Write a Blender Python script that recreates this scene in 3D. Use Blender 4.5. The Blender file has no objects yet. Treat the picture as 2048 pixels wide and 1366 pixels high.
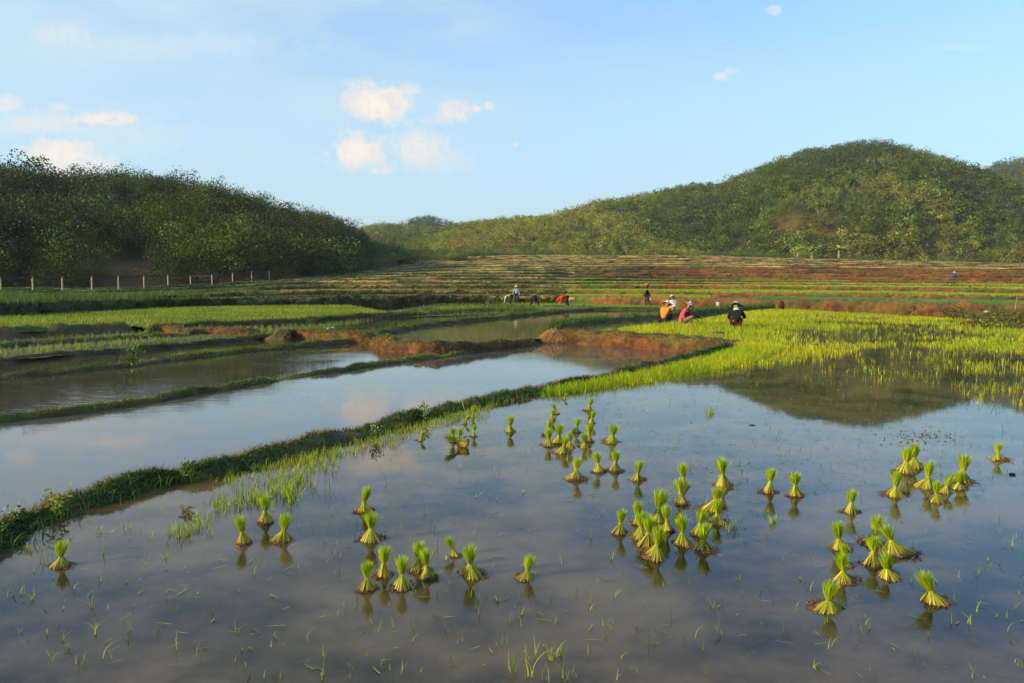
import bpy, math, random
import numpy as np
from mathutils import Vector, Matrix
from mathutils.geometry import tessellate_polygon
rng = np.random.default_rng(7)
random.seed(7)
sc = bpy.context.scene
C = sc.collection
# ------------------------------------------------------------------ camera
W, HH, F = 2048, 1366, 1593.0
CAMH = 1.75
PITCH = math.radians(4.2)
cd = bpy.data.cameras.new("camera"); cam = bpy.data.objects.new("camera", cd); C.objects.link(cam)
cd.sensor_width = 36; cd.lens = 36*F/W; cd.clip_start = .05; cd.clip_end = 20000
cam.location = (0, 0, CAMH); cam.rotation_euler = (math.radians(90)-PITCH, 0, 0)
sc.camera = cam
# ------------------------------------------------------------------ light
SUN_AZ = math.radians(248)      # clockwise from +Y
SUN_EL = math.radians(17)
sd = Vector((math.sin(SUN_AZ)*math.cos(SUN_EL), math.cos(SUN_AZ)*math.cos(SUN_EL), math.sin(SUN_EL)))
sl = bpy.data.lights.new("sun", 'SUN'); so = bpy.data.objects.new("sun", sl); C.objects.link(so)
sl.energy = 5.0; sl.angle = math.radians(.6); sl.color = (1, .73, .39)
so.rotation_euler = sd.to_track_quat('Z', 'Y').to_euler()
sc.view_settings.view_transform = 'Standard'; sc.view_settings.look = 'None'
sc.view_settings.exposure = .66; sc.view_settings.gamma = 1; sc.view_settings.use_curve_mapping = False
sc.cycles.max_bounces = 6; sc.cycles.transparent_max_bounces = 6
sc.cycles.diffuse_bounces = 2; sc.cycles.glossy_bounces = 3
sc.cycles.caustics_reflective = False; sc.cycles.caustics_refractive = False

def ray(px, py):
    cx = (px-W/2)/F; cy = (HH/2-py)/F
    cp, sp = math.cos(PITCH), math.sin(PITCH)
    return np.array([cx, cp+cy*sp, -sp+cy*cp])
def at(px, py, z):
    d = ray(px, py); k = (z-CAMH)/d[2]
    return np.array([d[0]*k, d[1]*k, z])
def atD(px, py, D):
    d = ray(px, py); k = D/d[1]
    return np.array([d[0]*k, D, CAMH+d[2]*k])
def colx(px, D):
    return (px-W/2)/F*D
def proj(P):
    P = np.asarray(P); x = P[..., 0]; y = P[..., 1]; z = P[..., 2]-CAMH
    cp, sp = math.cos(PITCH), math.sin(PITCH)
    dep = y*cp - z*sp; up = y*sp + z*cp
    dep = np.where(dep < .05, .05, dep)
    return W/2+F*x/dep, HH/2-F*up/dep
# ------------------------------------------------------------------ sky
wd = bpy.data.worlds.new("World"); sc.world = wd; wd.use_nodes = True
nt = wd.node_tree; nt.nodes.clear()
class NG:
    def __init__(s, nt): s.nt = nt
    def n(s, t, **kw):
        o = s.nt.nodes.new(t)
        for k, v in kw.items(): setattr(o, k, v)
        return o
    def l(s, a, b): s.nt.links.new(a, b)
    def m(s, op, a, b=None, c=None):
        o = s.nt.nodes.new('ShaderNodeMath'); o.operation = op
        for i, v in enumerate((a, b, c)):
            if v is None: continue
            if isinstance(v, (int, float)): o.inputs[i].default_value = v
            else: s.nt.links.new(v, o.inputs[i])
        return o.outputs[0]
    def ss(s, v, a, b, lo=0., hi=1.):
        o = s.nt.nodes.new('ShaderNodeMapRange'); o.interpolation_type = 'SMOOTHSTEP'
        s.nt.links.new(v, o.inputs[0])
        for i, q in enumerate((a, b, lo, hi)): o.inputs[i+1].default_value = q
        return o.outputs[0]
    def mix(s, f, a, b, mode='MIX'):
        o = s.nt.nodes.new('ShaderNodeMix'); o.data_type = 'RGBA'; o.blend_type = mode
        if isinstance(f, (int, float)): o.inputs[0].default_value = f
        else: s.nt.links.new(f, o.inputs[0])
        for i, v in ((6, a), (7, b)):
            if isinstance(v, tuple): o.inputs[i].default_value = (*v[:3], 1)
            else: s.nt.links.new(v, o.inputs[i])
        return o.outputs[2]
    def noise(s, vec, scale, detail=4, rough=.55, out='Fac'):
        o = s.nt.nodes.new('ShaderNodeTexNoise'); o.inputs['Scale'].default_value = scale
        o.inputs['Detail'].default_value = detail; o.inputs['Roughness'].default_value = rough
        if vec is not None: s.nt.links.new(vec, o.inputs['Vector'])
        return o.outputs[out]
g = NG(nt)
sky = g.n('ShaderNodeTexSky', sky_type='NISHITA'); sky.sun_disc = False
sky.sun_elevation = SUN_EL; sky.sun_rotation = SUN_AZ; sky.altitude = 300
sky.air_density = 1.0; sky.dust_density = 1.2; sky.ozone_density = 1.6
tc = g.n('ShaderNodeTexCoord'); sp = g.n('ShaderNodeSeparateXYZ'); g.l(tc.outputs['Generated'], sp.inputs[0])
yy = g.m('MAXIMUM', sp.outputs[1], .02)
U = g.m('DIVIDE', sp.outputs[0], yy); V = g.m('DIVIDE', sp.outputs[2], yy)
cmb = g.n('ShaderNodeCombineXYZ'); g.l(U, cmb.inputs[0]); g.l(V, cmb.inputs[1])
nz = g.noise(cmb.outputs[0], 38, 7, .6); nzc = g.m('SUBTRACT', nz, .5)
nzf = g.m('SUBTRACT', g.noise(cmb.outputs[0], 120, 6, .65), .5)
nzb = g.m('SUBTRACT', g.noise(cmb.outputs[0], 5, 3, .5), .5)
clouds = [(715, 303, 62, 34, .95), (832, 298, 58, 34, .6), (880, 320, 60, 30, .25), (762, 208, 58, 36, .95), (815, 182, 30, 14, .5), (905, 222, 28, 20, .65), (880, 240, 40, 10, .3),
          (956, 217, 10, 7, .6), (976, 212, 10, 7, .5), (120, 308, 60, 30, .8), (180, 325, 50, 20, .5), (8, 208, 32, 18, .6), (205, 238, 70, 11, .7), (70, 248, 120, 22, .4), (250, 270, 120, 40, .22),
          (130, 68, 66, 20, .28), (350, 92, 210, 26, .2), (430, 85, 40, 12, .22), (1550, 20, 13, 8, .45), (1442, 152, 12, 6, .5), (1460, 142, 10, 5, .4), (1030, 290, 8, 6, .4), (760, 340, 24, 9, .6), (1920, 95, 50, 6, .15), (120, 215, 18, 8, .4)]
tot = None; sh = None
for (px, py, rx, ry, st) in clouds:
    d = ray(px, py); u0, v0 = d[0]/d[1], d[2]/d[1]
    a = g.m('DIVIDE', g.m('SUBTRACT', U, float(u0)), rx/F*1.05); b = g.m('DIVIDE', g.m('SUBTRACT', V, float(v0)), ry/F*1.05)
    dd = g.m('SQRT', g.m('ADD', g.m('MULTIPLY', a, a), g.m('MULTIPLY', b, b)))
    dd = g.m('ADD', g.m('ADD', dd, g.m('ADD', g.m('MULTIPLY', nzc, 3.0), g.m('MULTIPLY', nzf, 1.5))), g.m('MULTIPLY', nzb, 1.2))
    mk = g.ss(dd, 1.45, .35, 0, min(1., st*1.1))
    tot = mk if tot is None else g.m('MAXIMUM', tot, mk)
front = g.m('GREATER_THAN', sp.outputs[1], .03)
tot = g.m('MULTIPLY', tot, front)
# thin high cloud
mp = g.n('ShaderNodeMapping'); g.l(tc.outputs['Generated'], mp.inputs[0]); mp.inputs['Scale'].default_value = (1.4, 1.4, 6.5); mp.inputs['Rotation'].default_value = (.1, .12, .5)
ci = g.noise(mp.outputs[0], 1.7, 8, .58); ci2 = g.noise(tc.outputs['Generated'], 1.1, 2, .5)
veil = g.ss(ci, .30, .72, .15, .95)
leftw = g.ss(sp.outputs[0], .62, -.45, .25, 1.)
veil = g.m('MULTIPLY', veil, leftw)
hz = g.ss(sp.outputs[2], .42, .0, 0, .80)
skyc = g.mix(1.0, sky.outputs[0], (.92, 1.26, 1.50), 'MULTIPLY')
c1 = g.mix(hz, skyc, (2.5, 3.6, 4.15))
c1 = g.mix(veil, c1, (3.0, 3.9, 4.3))
cl = g.mix(g.ss(nz, .30, .58), (3.9, 3.95, 4.1), (5.2, 4.6, 3.85))
c2 = g.mix(tot, c1, cl)
bg = g.n('ShaderNodeBackground'); g.l(c2, bg.inputs[0]); bg.inputs[1].default_value = .132
wo = g.n('ShaderNodeOutputWorld'); g.l(bg.outputs[0], wo.inputs[0])

# ------------------------------------------------------------------ numpy noise
_G = np.random.default_rng(3).random((64, 64, 64)).astype(np.float32)
def vnoise(x, y, z=0.):
    x = np.asarray(x, float); y = np.asarray(y, float); z = np.asarray(z, float)+np.zeros_like(x)
    xi, yi, zi = np.floor(x).astype(int), np.floor(y).astype(int), np.floor(z).astype(int)
    fx, fy, fz = x-xi, y-yi, z-zi
    fx, fy, fz = [t*t*(3-2*t) for t in (fx, fy, fz)]
    r = 0
    for dx in (0, 1):
        for dy in (0, 1):
            for dz in (0, 1):
                w = (fx if dx else 1-fx)*(fy if dy else 1-fy)*(fz if dz else 1-fz)
                r = r+w*_G[(xi+dx) & 63, (yi+dy) & 63, (zi+dz) & 63]
    return r*2-1
def fbm(x, y, z=0., o=4):
    r = 0; a = .5; f = 1.
    for i in range(o):
        r = r+a*vnoise(np.asarray(x)*f+i*17.3, np.asarray(y)*f+i*9.1, np.asarray(z)*f+i*5.7); a *= .5; f *= 2.03
    return r
# ------------------------------------------------------------------ meshes
def tag(o, label=None, cat=None, group=None, kind=None):
    if label: o['label'] = label
    if cat: o['category'] = cat
    if group: o['group'] = group
    if kind: o['kind'] = kind
    return o
def mesh_np(name, v, f, mat, col=None, smooth=False, parent=None, uv=None):
    v = np.ascontiguousarray(np.asarray(v, np.float32).reshape(-1, 3)); f = np.ascontiguousarray(np.asarray(f, np.int32))
    k = f.shape[1]; me = bpy.data.meshes.new(name)
    me.vertices.add(len(v)); me.vertices.foreach_set('co', v.ravel())
    me.loops.add(f.size); me.loops.foreach_set('vertex_index', f.ravel())
    me.polygons.add(len(f)); me.polygons.foreach_set('loop_start', np.arange(0, f.size, k, dtype=np.int32))
    if smooth: me.polygons.foreach_set('use_smooth', np.ones(len(f), bool))
    me.update(calc_edges=True)
    if col is not None:
        col = np.asarray(col, np.float32).reshape(-1, 3); a = me.color_attributes.new('col', 'FLOAT_COLOR', 'POINT')
        c4 = np.ones((len(v), 4), np.float32); c4[:, :3] = np.clip(col, 0, 1); a.data.foreach_set('color', c4.ravel())
    me.materials.append(mat)
    o = bpy.data.objects.new(name, me); C.objects.link(o)
    if parent: o.parent = parent
    return o
def empty(name, loc=(0, 0, 0), rz=0):
    o = bpy.data.objects.new(name, None); C.objects.link(o); o.location = loc; o.rotation_euler = (0, 0, rz); o.empty_display_size = .1
    return o
def gridfaces(nu, nv):
    i = np.arange(nu-1)[:, None]*nv+np.arange(nv-1)[None, :]; i = i.ravel()
    return np.stack([i, i+nv, i+nv+1, i+1], 1)
class Bag:      # collects quads with colour
    def __init__(s): s.v = []; s.f = []; s.c = []; s.n = 0
    def add(s, v, f, c):
        v = np.asarray(v, np.float32).reshape(-1, 3); s.v.append(v); s.f.append(np.asarray(f, np.int64)+s.n)
        c = np.asarray(c, np.float32); s.c.append(np.broadcast_to(c, (len(v), 3)) if c.ndim == 1 else c); s.n += len(v)
    def ribbons(s, P, w, col, side=None, tip=.12):
        # P (N,S,3) points, w (N,) width, col (N,3) or (N,S,3)
        P = np.asarray(P, float); N, S, _ = P.shape; w = np.broadcast_to(np.asarray(w, float), (N,))
        if side is None:
            a = rng.uniform(0, 2*math.pi, N); side = np.stack([np.cos(a), np.sin(a), np.zeros(N)], 1)
        prof = np.linspace(1, tip, S)**.7
        off = side[:, None, :]*(w[:, None, None]*.5)*prof[None, :, None]
        v = np.stack([P-off, P+off], 2).reshape(-1, 3)
        b = (np.arange(N)[:, None]*S+np.arange(S-1)[None, :]).ravel()*2
        f = np.stack([b, b+1, b+3, b+2], 1)
        col = np.asarray(col, float)
        if col.ndim == 2: c = np.repeat(col, S*2, 0)
        else: c = np.repeat(col.reshape(-1, 3), 2, 0)
        s.add(v, f, c)
    def leaves(s, P, size, col, nrm=None, aspect=.55, droop=0.):
        P = np.asarray(P, float); N = len(P); size = np.broadcast_to(np.asarray(size, float), (N,))
        a = rng.normal(size=(N, 3)); a[:, 2] -= droop; a /= np.linalg.norm(a, axis=1)[:, None]
        b = rng.normal(size=(N, 3)); b -= a*(a*b).sum(1)[:, None]; b /= np.linalg.norm(b, axis=1)[:, None]
        A = a*size[:, None]*.5; B = b*size[:, None]*.5*aspect
        v = np.stack([P-A, P+B-A*.1, P+A, P-B-A*.1], 1).reshape(-1, 3)
        f = np.arange(N*4).reshape(N, 4)
        s.add(v, f, np.repeat(np.asarray(col, float), 4, 0))
    def build(s, name, mat, parent=None, smooth=False):
        return mesh_np(name, np.concatenate(s.v), np.concatenate(s.f), mat, np.concatenate(s.c), smooth, parent)
def varcol(base, N, v=.25, hv=.08):
    base = np.asarray(base, float); k = np.exp(rng.normal(0, v, N))[:, None]
    h = 1+rng.normal(0, hv, (N, 3)); return np.clip(base*k*h, 0, 1)
def blades(bag, P, h, w, lean, col, segs=3, tipcol=None, curve=1.):
    # upright arching blades from base points
    N = len(P); h = np.broadcast_to(np.asarray(h, float), (N,)); lean = np.broadcast_to(np.asarray(lean, float), (N,))
    a = rng.uniform(0, 2*math.pi, N); t = np.linspace(0, 1, segs+1)
    L = h*lean
    x = np.cos(a)[:, None]*L[:, None]*t[None]**(1+curve); y = np.sin(a)[:, None]*L[:, None]*t[None]**(1+curve)
    z = h[:, None]*(t[None]-.45*np.clip(lean, 0, 1.6)[:, None]*t[None]**2.4)
    Q = np.asarray(P)[:, None, :]+np.stack([x, y, z], 2)
    sa = a+math.pi/2+rng.normal(0, .5, N); side = np.stack([np.cos(sa), np.sin(sa), np.zeros(N)], 1)
    col = np.asarray(col, float)
    if tipcol is not None:
        tt = t[None, :, None]; col = col[:, None, :]*(1-tt)+np.asarray(tipcol)[:, None, :]*tt
    bag.ribbons(Q, w, col, side)
# ------------------------------------------------------------------ materials
def base_mat(name):
    m = bpy.data.materials.new(name); m.use_nodes = True; nt = m.node_tree; nt.nodes.clear(); return m, NG(nt)
def attrmat(name, rough=.8, spec=.3, ns=3., na=.35, bump=0., bs=20., trans=0., detail=5):
    m, g = base_mat(name)
    at_ = g.n('ShaderNodeAttribute', attribute_name='col'); geo = g.n('ShaderNodeNewGeometry')
    n1 = g.noise(geo.outputs['Position'], ns, detail, .6)
    k = g.ss(n1, .25, .75, 1-na, 1+na); cc = g.n('ShaderNodeCombineXYZ')
    for i in range(3): g.l(k, cc.inputs[i])
    c = g.mix(1., at_.outputs['Color'], cc.outputs[0], 'MULTIPLY')
    p = g.n('ShaderNodeBsdfPrincipled'); g.l(c, p.inputs['Base Color'])
    p.inputs['Roughness'].default_value = rough; p.inputs['Specular IOR Level'].default_value = spec
    if bump:
        nb = g.noise(geo.outputs['Position'], bs, 6, .65); b = g.n('ShaderNodeBump'); b.inputs['Strength'].default_value = 1.; b.inputs['Distance'].default_value = bump
        g.l(nb, b.inputs['Height']); g.l(b.outputs[0], p.inputs['Normal'])
    out = g.n('ShaderNodeOutputMaterial'); sh = p.outputs[0]
    if trans:
        t = g.n('ShaderNodeBsdfTranslucent'); g.l(c, t.inputs[0]); mx = g.n('ShaderNodeMixShader'); mx.inputs[0].default_value = trans
        g.l(sh, mx.inputs[1]); g.l(t.outputs[0], mx.inputs[2]); sh = mx.outputs[0]
    g.l(sh, out.inputs[0]); return m
def plain(name, col, rough=.7, spec=.3, ns=8., na=.2, bump=0., bs=60., col2=None, metal=0.):
    m, g = base_mat(name); tcn = g.n('ShaderNodeTexCoord')
    n1 = g.noise(tcn.outputs['Object'], ns, 5, .6); a = tuple(x*(1-na) for x in col); b = tuple(min(1, x*(1+na)) for x in (col2 or col))
    c = g.mix(g.ss(n1, .35, .65), a, b); p = g.n('ShaderNodeBsdfPrincipled'); g.l(c, p.inputs['Base Color'])
    p.inputs['Roughness'].default_value = rough; p.inputs['Specular IOR Level'].default_value = spec; p.inputs['Metallic'].default_value = metal
    if bump:
        nb = g.noise(tcn.outputs['Object'], bs, 5, .6); bb = g.n('ShaderNodeBump'); bb.inputs['Distance'].default_value = bump; g.l(nb, bb.inputs['Height']); g.l(bb.outputs[0], p.inputs['Normal'])
    out = g.n('ShaderNodeOutputMaterial'); g.l(p.outputs[0], out.inputs[0]); return m
def watermat(name, mud1, mud2, ns, rip=.0012, rscale=9., rough=.02, stretch=(1, 1, 1), rip_hi=0., ior=1.40):
    m, g = base_mat(name); geo = g.n('ShaderNodeNewGeometry'); P = geo.outputs['Position']
    n1 = g.noise(P, ns, 6, .62); n2 = g.noise(P, ns*.28, 3, .5)
    f = g.m('ADD', g.m('MULTIPLY', n1, .55), g.m('MULTIPLY', n2, .45))
    c = g.mix(g.ss(f, .38, .60), mud1, mud2); p = g.n('ShaderNodeBsdfPrincipled'); g.l(c, p.inputs['Base Color'])
    p.inputs['Roughness'].default_value = rough; p.inputs['IOR'].default_value = ior
    p.inputs['Subsurface Weight'].default_value = 1.; p.inputs['Subsurface Radius'].default_value = (.35, .28, .2); p.inputs['Subsurface Scale'].default_value = 1.
    mpn = g.n('ShaderNodeMapping'); g.l(P, mpn.inputs[0]); mpn.inputs['Scale'].default_value = stretch; mpn.inputs['Rotation'].default_value = (0, 0, -.12)
    r = g.noise(mpn.outputs[0], rscale, 3, .5)
    if rip_hi:
        w = g.noise(P, .16, 2, .5); w = g.ss(w, .42, .62, .12, 1.); r = g.m('MULTIPLY', r, w)
    b = g.n('ShaderNodeBump'); b.inputs['Distance'].default_value = rip; b.inputs['Strength'].default_value = 1.; g.l(r, b.inputs['Height']); g.l(b.outputs[0], p.inputs['Normal'])
    out = g.n('ShaderNodeOutputMaterial'); g.l(p.outputs[0], out.inputs[0]); return m
M_soil = attrmat('soil', .9, .25, 2.2, .38, .035, 9.)
M_mud = attrmat('wet_mud', .7, .2, 3., .35, .012, 14.)
M_hill = attrmat('hill_soil', .95, .1, .05, .3)
M_grass = attrmat('grass', .55, .25, .8, .18, trans=.30)
M_rice = attrmat('rice_leaf', .5, .3, .5, .12, trans=.42)
M_tree = attrmat('tree_leaves', .6, .2, .06, .25, trans=.22)
M_bark = attrmat('bark', .9, .1, 6., .3)
M_straw = attrmat('straw', .8, .2, 6., .2, trans=.1)
M_watA = watermat('paddy_water', (.014, .012, .005), (.128, .092, .040), 1.3, .0010, 5., .03, (1, 1, 1), 1, ior=1.33)
M_watB = watermat('pond_water', (.085, .08, .07), (.12, .112, .098), .5, .0016, 4., .02, (.55, 2.2, 1), 1)
M_watC = watermat('back_pond_water', (.05, .042, .024), (.08, .066, .04), .8, .004, 3.2, .02, (.45, 2.4, 1), 1)
M_watD = watermat('upper_pond_water', (.06, .055, .03), (.09, .085, .045), 1.2, .0008, 6., .03)

def poly_sheet(name, pts, mat, z=None, kind='structure'):
    P = [Vector((float(p[0]), float(p[1]), float(p[2] if z is None else z))) for p in pts]
    tr = tessellate_polygon([P]); v = np.array([tuple(p) for p in P]); f = np.array([list(t) for t in tr])
    a = v[f[:, 1]]-v[f[:, 0]]; b = v[f[:, 2]]-v[f[:, 0]]; fl = np.cross(a, b)[:, 2] < 0; f[fl] = f[fl][:, ::-1]
    o = mesh_np(name, v, f, mat); tag(o, kind=kind); return o
def inpoly(x, y, poly):
    x = np.asarray(x); y = np.asarray(y); r = np.zeros(x.shape, bool); n = len(poly); j = n-1
    for i in range(n):
        xi, yi = poly[i][0], poly[i][1]; xj, yj = poly[j][0], poly[j][1]
        c = ((yi > y) != (yj > y)) & (x < (xj-xi)*(y-yi)/((yj-yi) or 1e-9)+xi); r ^= c; j = i
    return r
def resample(P, step):
    P = np.asarray(P, float)
    # Catmull-Rom smoothing then even spacing
    Q = np.vstack([2*P[0]-P[1], P, 2*P[-1]-P[-2]]); out = []
    for i in range(1, len(Q)-2):
        t = np.linspace(0, 1, 12, endpoint=False)[:, None]; p0, p1, p2, p3 = Q[i-1:i+3]
        out.append(.5*((2*p1)+(-p0+p2)*t+(2*p0-5*p1+4*p2-p3)*t**2+(-p0+3*p1-3*p2+p3)*t**3))
    out = np.vstack(out+[P[-1:]]); d = np.r_[0, np.cumsum(np.linalg.norm(np.diff(out, axis=0), axis=1))]
    n = max(3, int(d[-1]/step)); s = np.linspace(0, d[-1], n)
    return np.stack([np.interp(s, d, out[:, k]) for k in range(3)], 1)
BUNDS = {}
def bund(name, P, prof, colf, step=.12, rough=.05, mat=None, ns=2.5, wig=.08, hvar=.35):
    """earth bank swept along P; prof = [(offset to the left of travel, z)], colf(pos, t) -> colour"""
    L = resample(P, step); T = np.gradient(L, axis=0); T[:, 2] = 0; T /= np.linalg.norm(T, axis=1)[:, None]
    Nn = np.stack([-T[:, 1], T[:, 0], np.zeros(len(T))], 1)
    L = L+Nn*(fbm(L[:, 0]*.8, L[:, 1]*.8, 3.)*wig*2)[:, None]
    pr = np.array(prof, float); m = 5; q = np.interp(np.linspace(0, len(pr)-1, (len(pr)-1)*m+1), np.arange(len(pr)), pr[:, 0]); qz = np.interp(np.linspace(0, len(pr)-1, (len(pr)-1)*m+1), np.arange(len(pr)), pr[:, 1])
    zr = qz.max()-qz.min(); topw = (qz-qz.min())/zr
    V = L[:, None, :]+Nn[:, None, :]*q[None, :, None]
    V[..., 2] = L[:, 2][:, None]+qz[None]
    hm = fbm(L[:, 0]*1.1, L[:, 1]*1.1, 8.)*hvar*.5*min(zr, .25)
    V[..., 2] += hm[:, None]*topw[None]
    n = fbm(V[..., 0]*ns, V[..., 1]*ns, V[..., 2]*ns*1.5, 5); V[..., 2] += n*rough*2*topw[None]**.5
    n2 = fbm(V[..., 0]*ns+40, V[..., 1]*ns, V[..., 2]*ns*1.5, 5)
    V[..., :2] += (Nn[:, None, :2]*(n2*rough*2)[..., None])
    n3 = fbm(V[..., 0]*9, V[..., 1]*9, V[..., 2]*14, 4); V[..., :2] += (Nn[:, None, :2]*(n3*rough*.9)[..., None]); V[..., 2] += n3*rough*.6*topw[None]
    s_ = np.arange(len(L))*step; e_ = np.minimum(s_, s_[::-1]); V[..., 2] -= (np.clip(1-e_/.7, 0, 1)**2*zr*.9)[:, None]
    col = colf(V.reshape(-1, 3), np.broadcast_to(topw[None], V.shape[:2]).ravel())
    o = mesh_np(name, V, gridfaces(V.shape[0], V.shape[1]), mat or M_soil, col, True)
    # orientation
    tag(o, kind='structure'); BUNDS[name if name not in BUNDS else name+str(len(BUNDS))] = V; return V
def cmix(a, b, t):
    t = np.clip(t, 0, 1)[:, None]; return np.asarray(a)*(1-t)+np.asarray(b)*t
RED = (.150, .058, .018); RED2 = (.045, .021, .010); BROWN = (.11, .062, .030); DARK = (.055, .040, .022); GREENS = (.06, .085, .018)
def col_bund(V, t):
    n = fbm(V[:, 0]*2, V[:, 1]*2, V[:, 2]*3, 4); c = cmix(DARK, BROWN, .5+n*1.3); return cmix(c, GREENS, t*.7+fbm(V[:, 0]*1.3, V[:, 1]*1.3, 5.)*.8-.25)
def col_red(V, t):
    n = fbm(V[:, 0]*2, V[:, 1]*2, V[:, 2]*4, 3)+fbm(V[:, 0]*9, V[:, 1]*9, V[:, 2]*16, 4); c = cmix(RED2, RED, .55+n*1.5); return cmix(c, (.10, .095, .025), t*1.3-.62+fbm(V[:, 0]*1.7, V[:, 1]*1.7, V[:, 2]*2)*1.1)
# ------------------------------------------------------------------ ground, ponds, fields
gx = np.concatenate([-np.geomspace(9000, 120, 14), np.linspace(-100, 100, 41), np.geomspace(120, 9000, 14)])
gy = np.concatenate([[-1300, -400, -100], np.linspace(-40, 160, 41), np.geomspace(180, 3900, 18)])
GX, GY = np.meshgrid(gx, gy, indexing='ij')
GZ = -1.1+fbm(GX*.02, GY*.02)*.3*(np.abs(GX) < 3000)
gc = cmix((.07, .085, .02), (.12, .085, .035), .5+fbm(GX.ravel()*.05, GY.ravel()*.05)*1.5)
tag(mesh_np('ground', np.stack([GX, GY, GZ], -1), gridfaces(*GX.shape), M_hill, gc, True), kind='structure')
ZB = -.45
mainline_px = [(-700, 1560), (-330, 1230), (0, 1068), (150, 1018), (300, 972), (400, 952), (500, 922), (640, 890), (800, 846), (1000, 797), (1250, 750), (1400, 716), (1475, 692)]
MAIN = np.array([at(x, y, 0) for x, y in mainline_px])
rim_px = [(1475, 692), (1440, 681), (1300, 671), (1180, 663), (1100, 659)]
rim2_px = [(1100, 659), (1150, 649), (1320, 634), (1450, 622), (1560, 616)]
RIM = np.array([at(x, y, 0) for x, y in rim_px]); RIM2 = np.array([at(x, y, 0) for x, y in rim2_px])
Apoly = [*[tuple(p) for p in MAIN], *[tuple(p) for p in RIM[1:]], *[tuple(p) for p in RIM2[1:]], tuple(at(1700, 624, 0)), tuple(at(2048, 638, 0)), tuple(at(2500, 648, 0)), (70, 28, 0), (60, -30, 0), (-30, -30, 0), (-12, -3, 0)]
poly_sheet('paddy_water', Apoly, M_watA, 0)
P0 = at(1100, 689, ZB)
poly_sheet('pond_water', [(-40, -30), (2, -30), (8, 20), (9, 25), (3, 31), tuple(at(1070, 687, ZB)[:2]), *[tuple(at(x, y, ZB)[:2]) for x, y in [(900, 711), (640, 749), (450, 778), (200, 818), (0, 846), (-300, 890), (-900, 1000)]]], M_watB, ZB)
poly_sheet('back_pond_water', [tuple(at(x, y, ZB)[:2]) for x, y in [(1085, 686), (900, 711), (640, 749), (450, 778), (200, 818), (0, 846), (-300, 890), (-900, 1000), (-900, 840), (-500, 790), (0, 716), (600, 664), (760, 660), (1000, 670), (1100, 680)]], M_watC, ZB)
# upper ponds and the workers' field behind
ZD = -.28
_b3 = [(568, 682), (590, 677), (660, 683), (740, 687), (752, 688)]; _b2 = [(738, 691), (800, 704), (860, 710), (950, 704), (1050, 692), (1085, 688)]
poly_sheet('upper_pond_water', [tuple(at(x, y, ZB)[:2]+[0, .5]) for x, y in _b3[:4]+_b2[1:]]+[(3.2, 30.2), (15, 45)]+[tuple(at(x, y, ZD)[:2]) for x, y in [(1450, 603), (1200, 603), (900, 608), (700, 624), (560, 642)]], M_watD, ZD)
# soil fields on the left
def soil_field(name, px, z, c1, c2, mat, n=.5, world=None):
    P = [at(x, y, z)[:2] for x, y in px]; P = np.array(world if world is not None else P); x0, y0 = P.min(0); x1, y1 = P.max(0)
    X, Y = np.meshgrid(np.linspace(x0, x1, 110), np.linspace(y0, y1, 110), indexing='ij'); Z = z+fbm(X*2, Y*2)*.03
    V = np.stack([X, Y, Z], -1); f = gridfaces(110, 110); cen = V.reshape(-1, 3)[f].mean(1); f = f[inpoly(cen[:, 0], cen[:, 1], P)]
    c = cmix(c1, c2, .5+fbm(X.ravel()*n, Y.ravel()*n)*1.6)
    tag(mesh_np(name, V, f, mat, c, True), kind='structure')
Fpx = [(-700, 850), (0, 722), (200, 703), (400, 686), (600, 669), (740, 652), (760, 640), (560, 648), (280, 661), (0, 676), (-500, 712)]
GW = [at(*p, -.36)[:2] for p in [(-700, 755), (0, 680), (120, 672), (200, 668), (276, 663)]]+[at(*p, -.22)[:2] for p in [(290, 662), (400, 655), (560, 649), (690, 640), (790, 632)]]+[at(*p, -.12)[:2] for p in [(700, 612), (400, 612), (200, 625), (0, 634), (-500, 655)]]
Gpx = [(-500, 735), (0, 678), (280, 662), (560, 649), (775, 632), (700, 612), (400, 612), (200, 625), (0, 634), (-500, 655)]
soil_field('seedbed_ground', Fpx, -.36, (.07, .055, .03), (.10, .09, .04), M_mud)
soil_field('rice_field_ground', Gpx, -.12, (.075, .10, .015), (.10, .14, .02), M_mud, .2, GW)
Wpx = [(820, 634), (1010, 628), (1110, 620), (1330, 621), (1345, 600), (1000, 600), (900, 606), (780, 622)]
soil_field('workers_field_ground', Wpx, ZD+.03, (.05, .055, .025), (.11, .15, .03), M_mud, .35)
# ------------------------------------------------------------------ banks
def L(px, z): return [at(x, y, z) for x, y in px]
bund('earth_bank', MAIN, [(.46, -.62), (.28, -.2), (.16, .05), (.06, .10), (-.06, .09), (-.16, .03), (-.25, -.08)], col_bund, .06, .042, wig=.09, hvar=.55)
bund('earth_bank', RIM, [(.65, -.75), (.42, -.42), (.30, -.1), (.18, .03), (-.08, .07), (-.5, -.08)], col_red, .06, .06, ns=2.8)
bund('earth_bank', RIM2, [(.5, -.35), (.3, 0), (.1, .16), (-.2, .14), (-.5, -.05)], col_bund, .2, .05)
thin = L([(-900, 1000), (-300, 888), (0, 845), (100, 832), (200, 818), (260, 810), (330, 796), (450, 777), (640, 748), (740, 733), (830, 721), (900, 711), (1000, 697), (1075, 686)], ZB)
bund('earth_bank', thin, [(.28, -.08), (.12, .05), (0, .09), (-.12, .05), (-.28, -.08)], col_bund, .1, .035, hvar=1.4, wig=.12)
b2 = L([(-900, 905), (-300, 800), (0, 758), (140, 744), (200, 737), (270, 730), (450, 707), (620, 692), (720, 684), (745, 676)], ZB)
bund('earth_bank', b2, [(.35, -.1), (.15, .08), (0, .12), (-.15, .08), (-.35, -.1)], col_bund, .15, .04, hvar=1.2)
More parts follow.
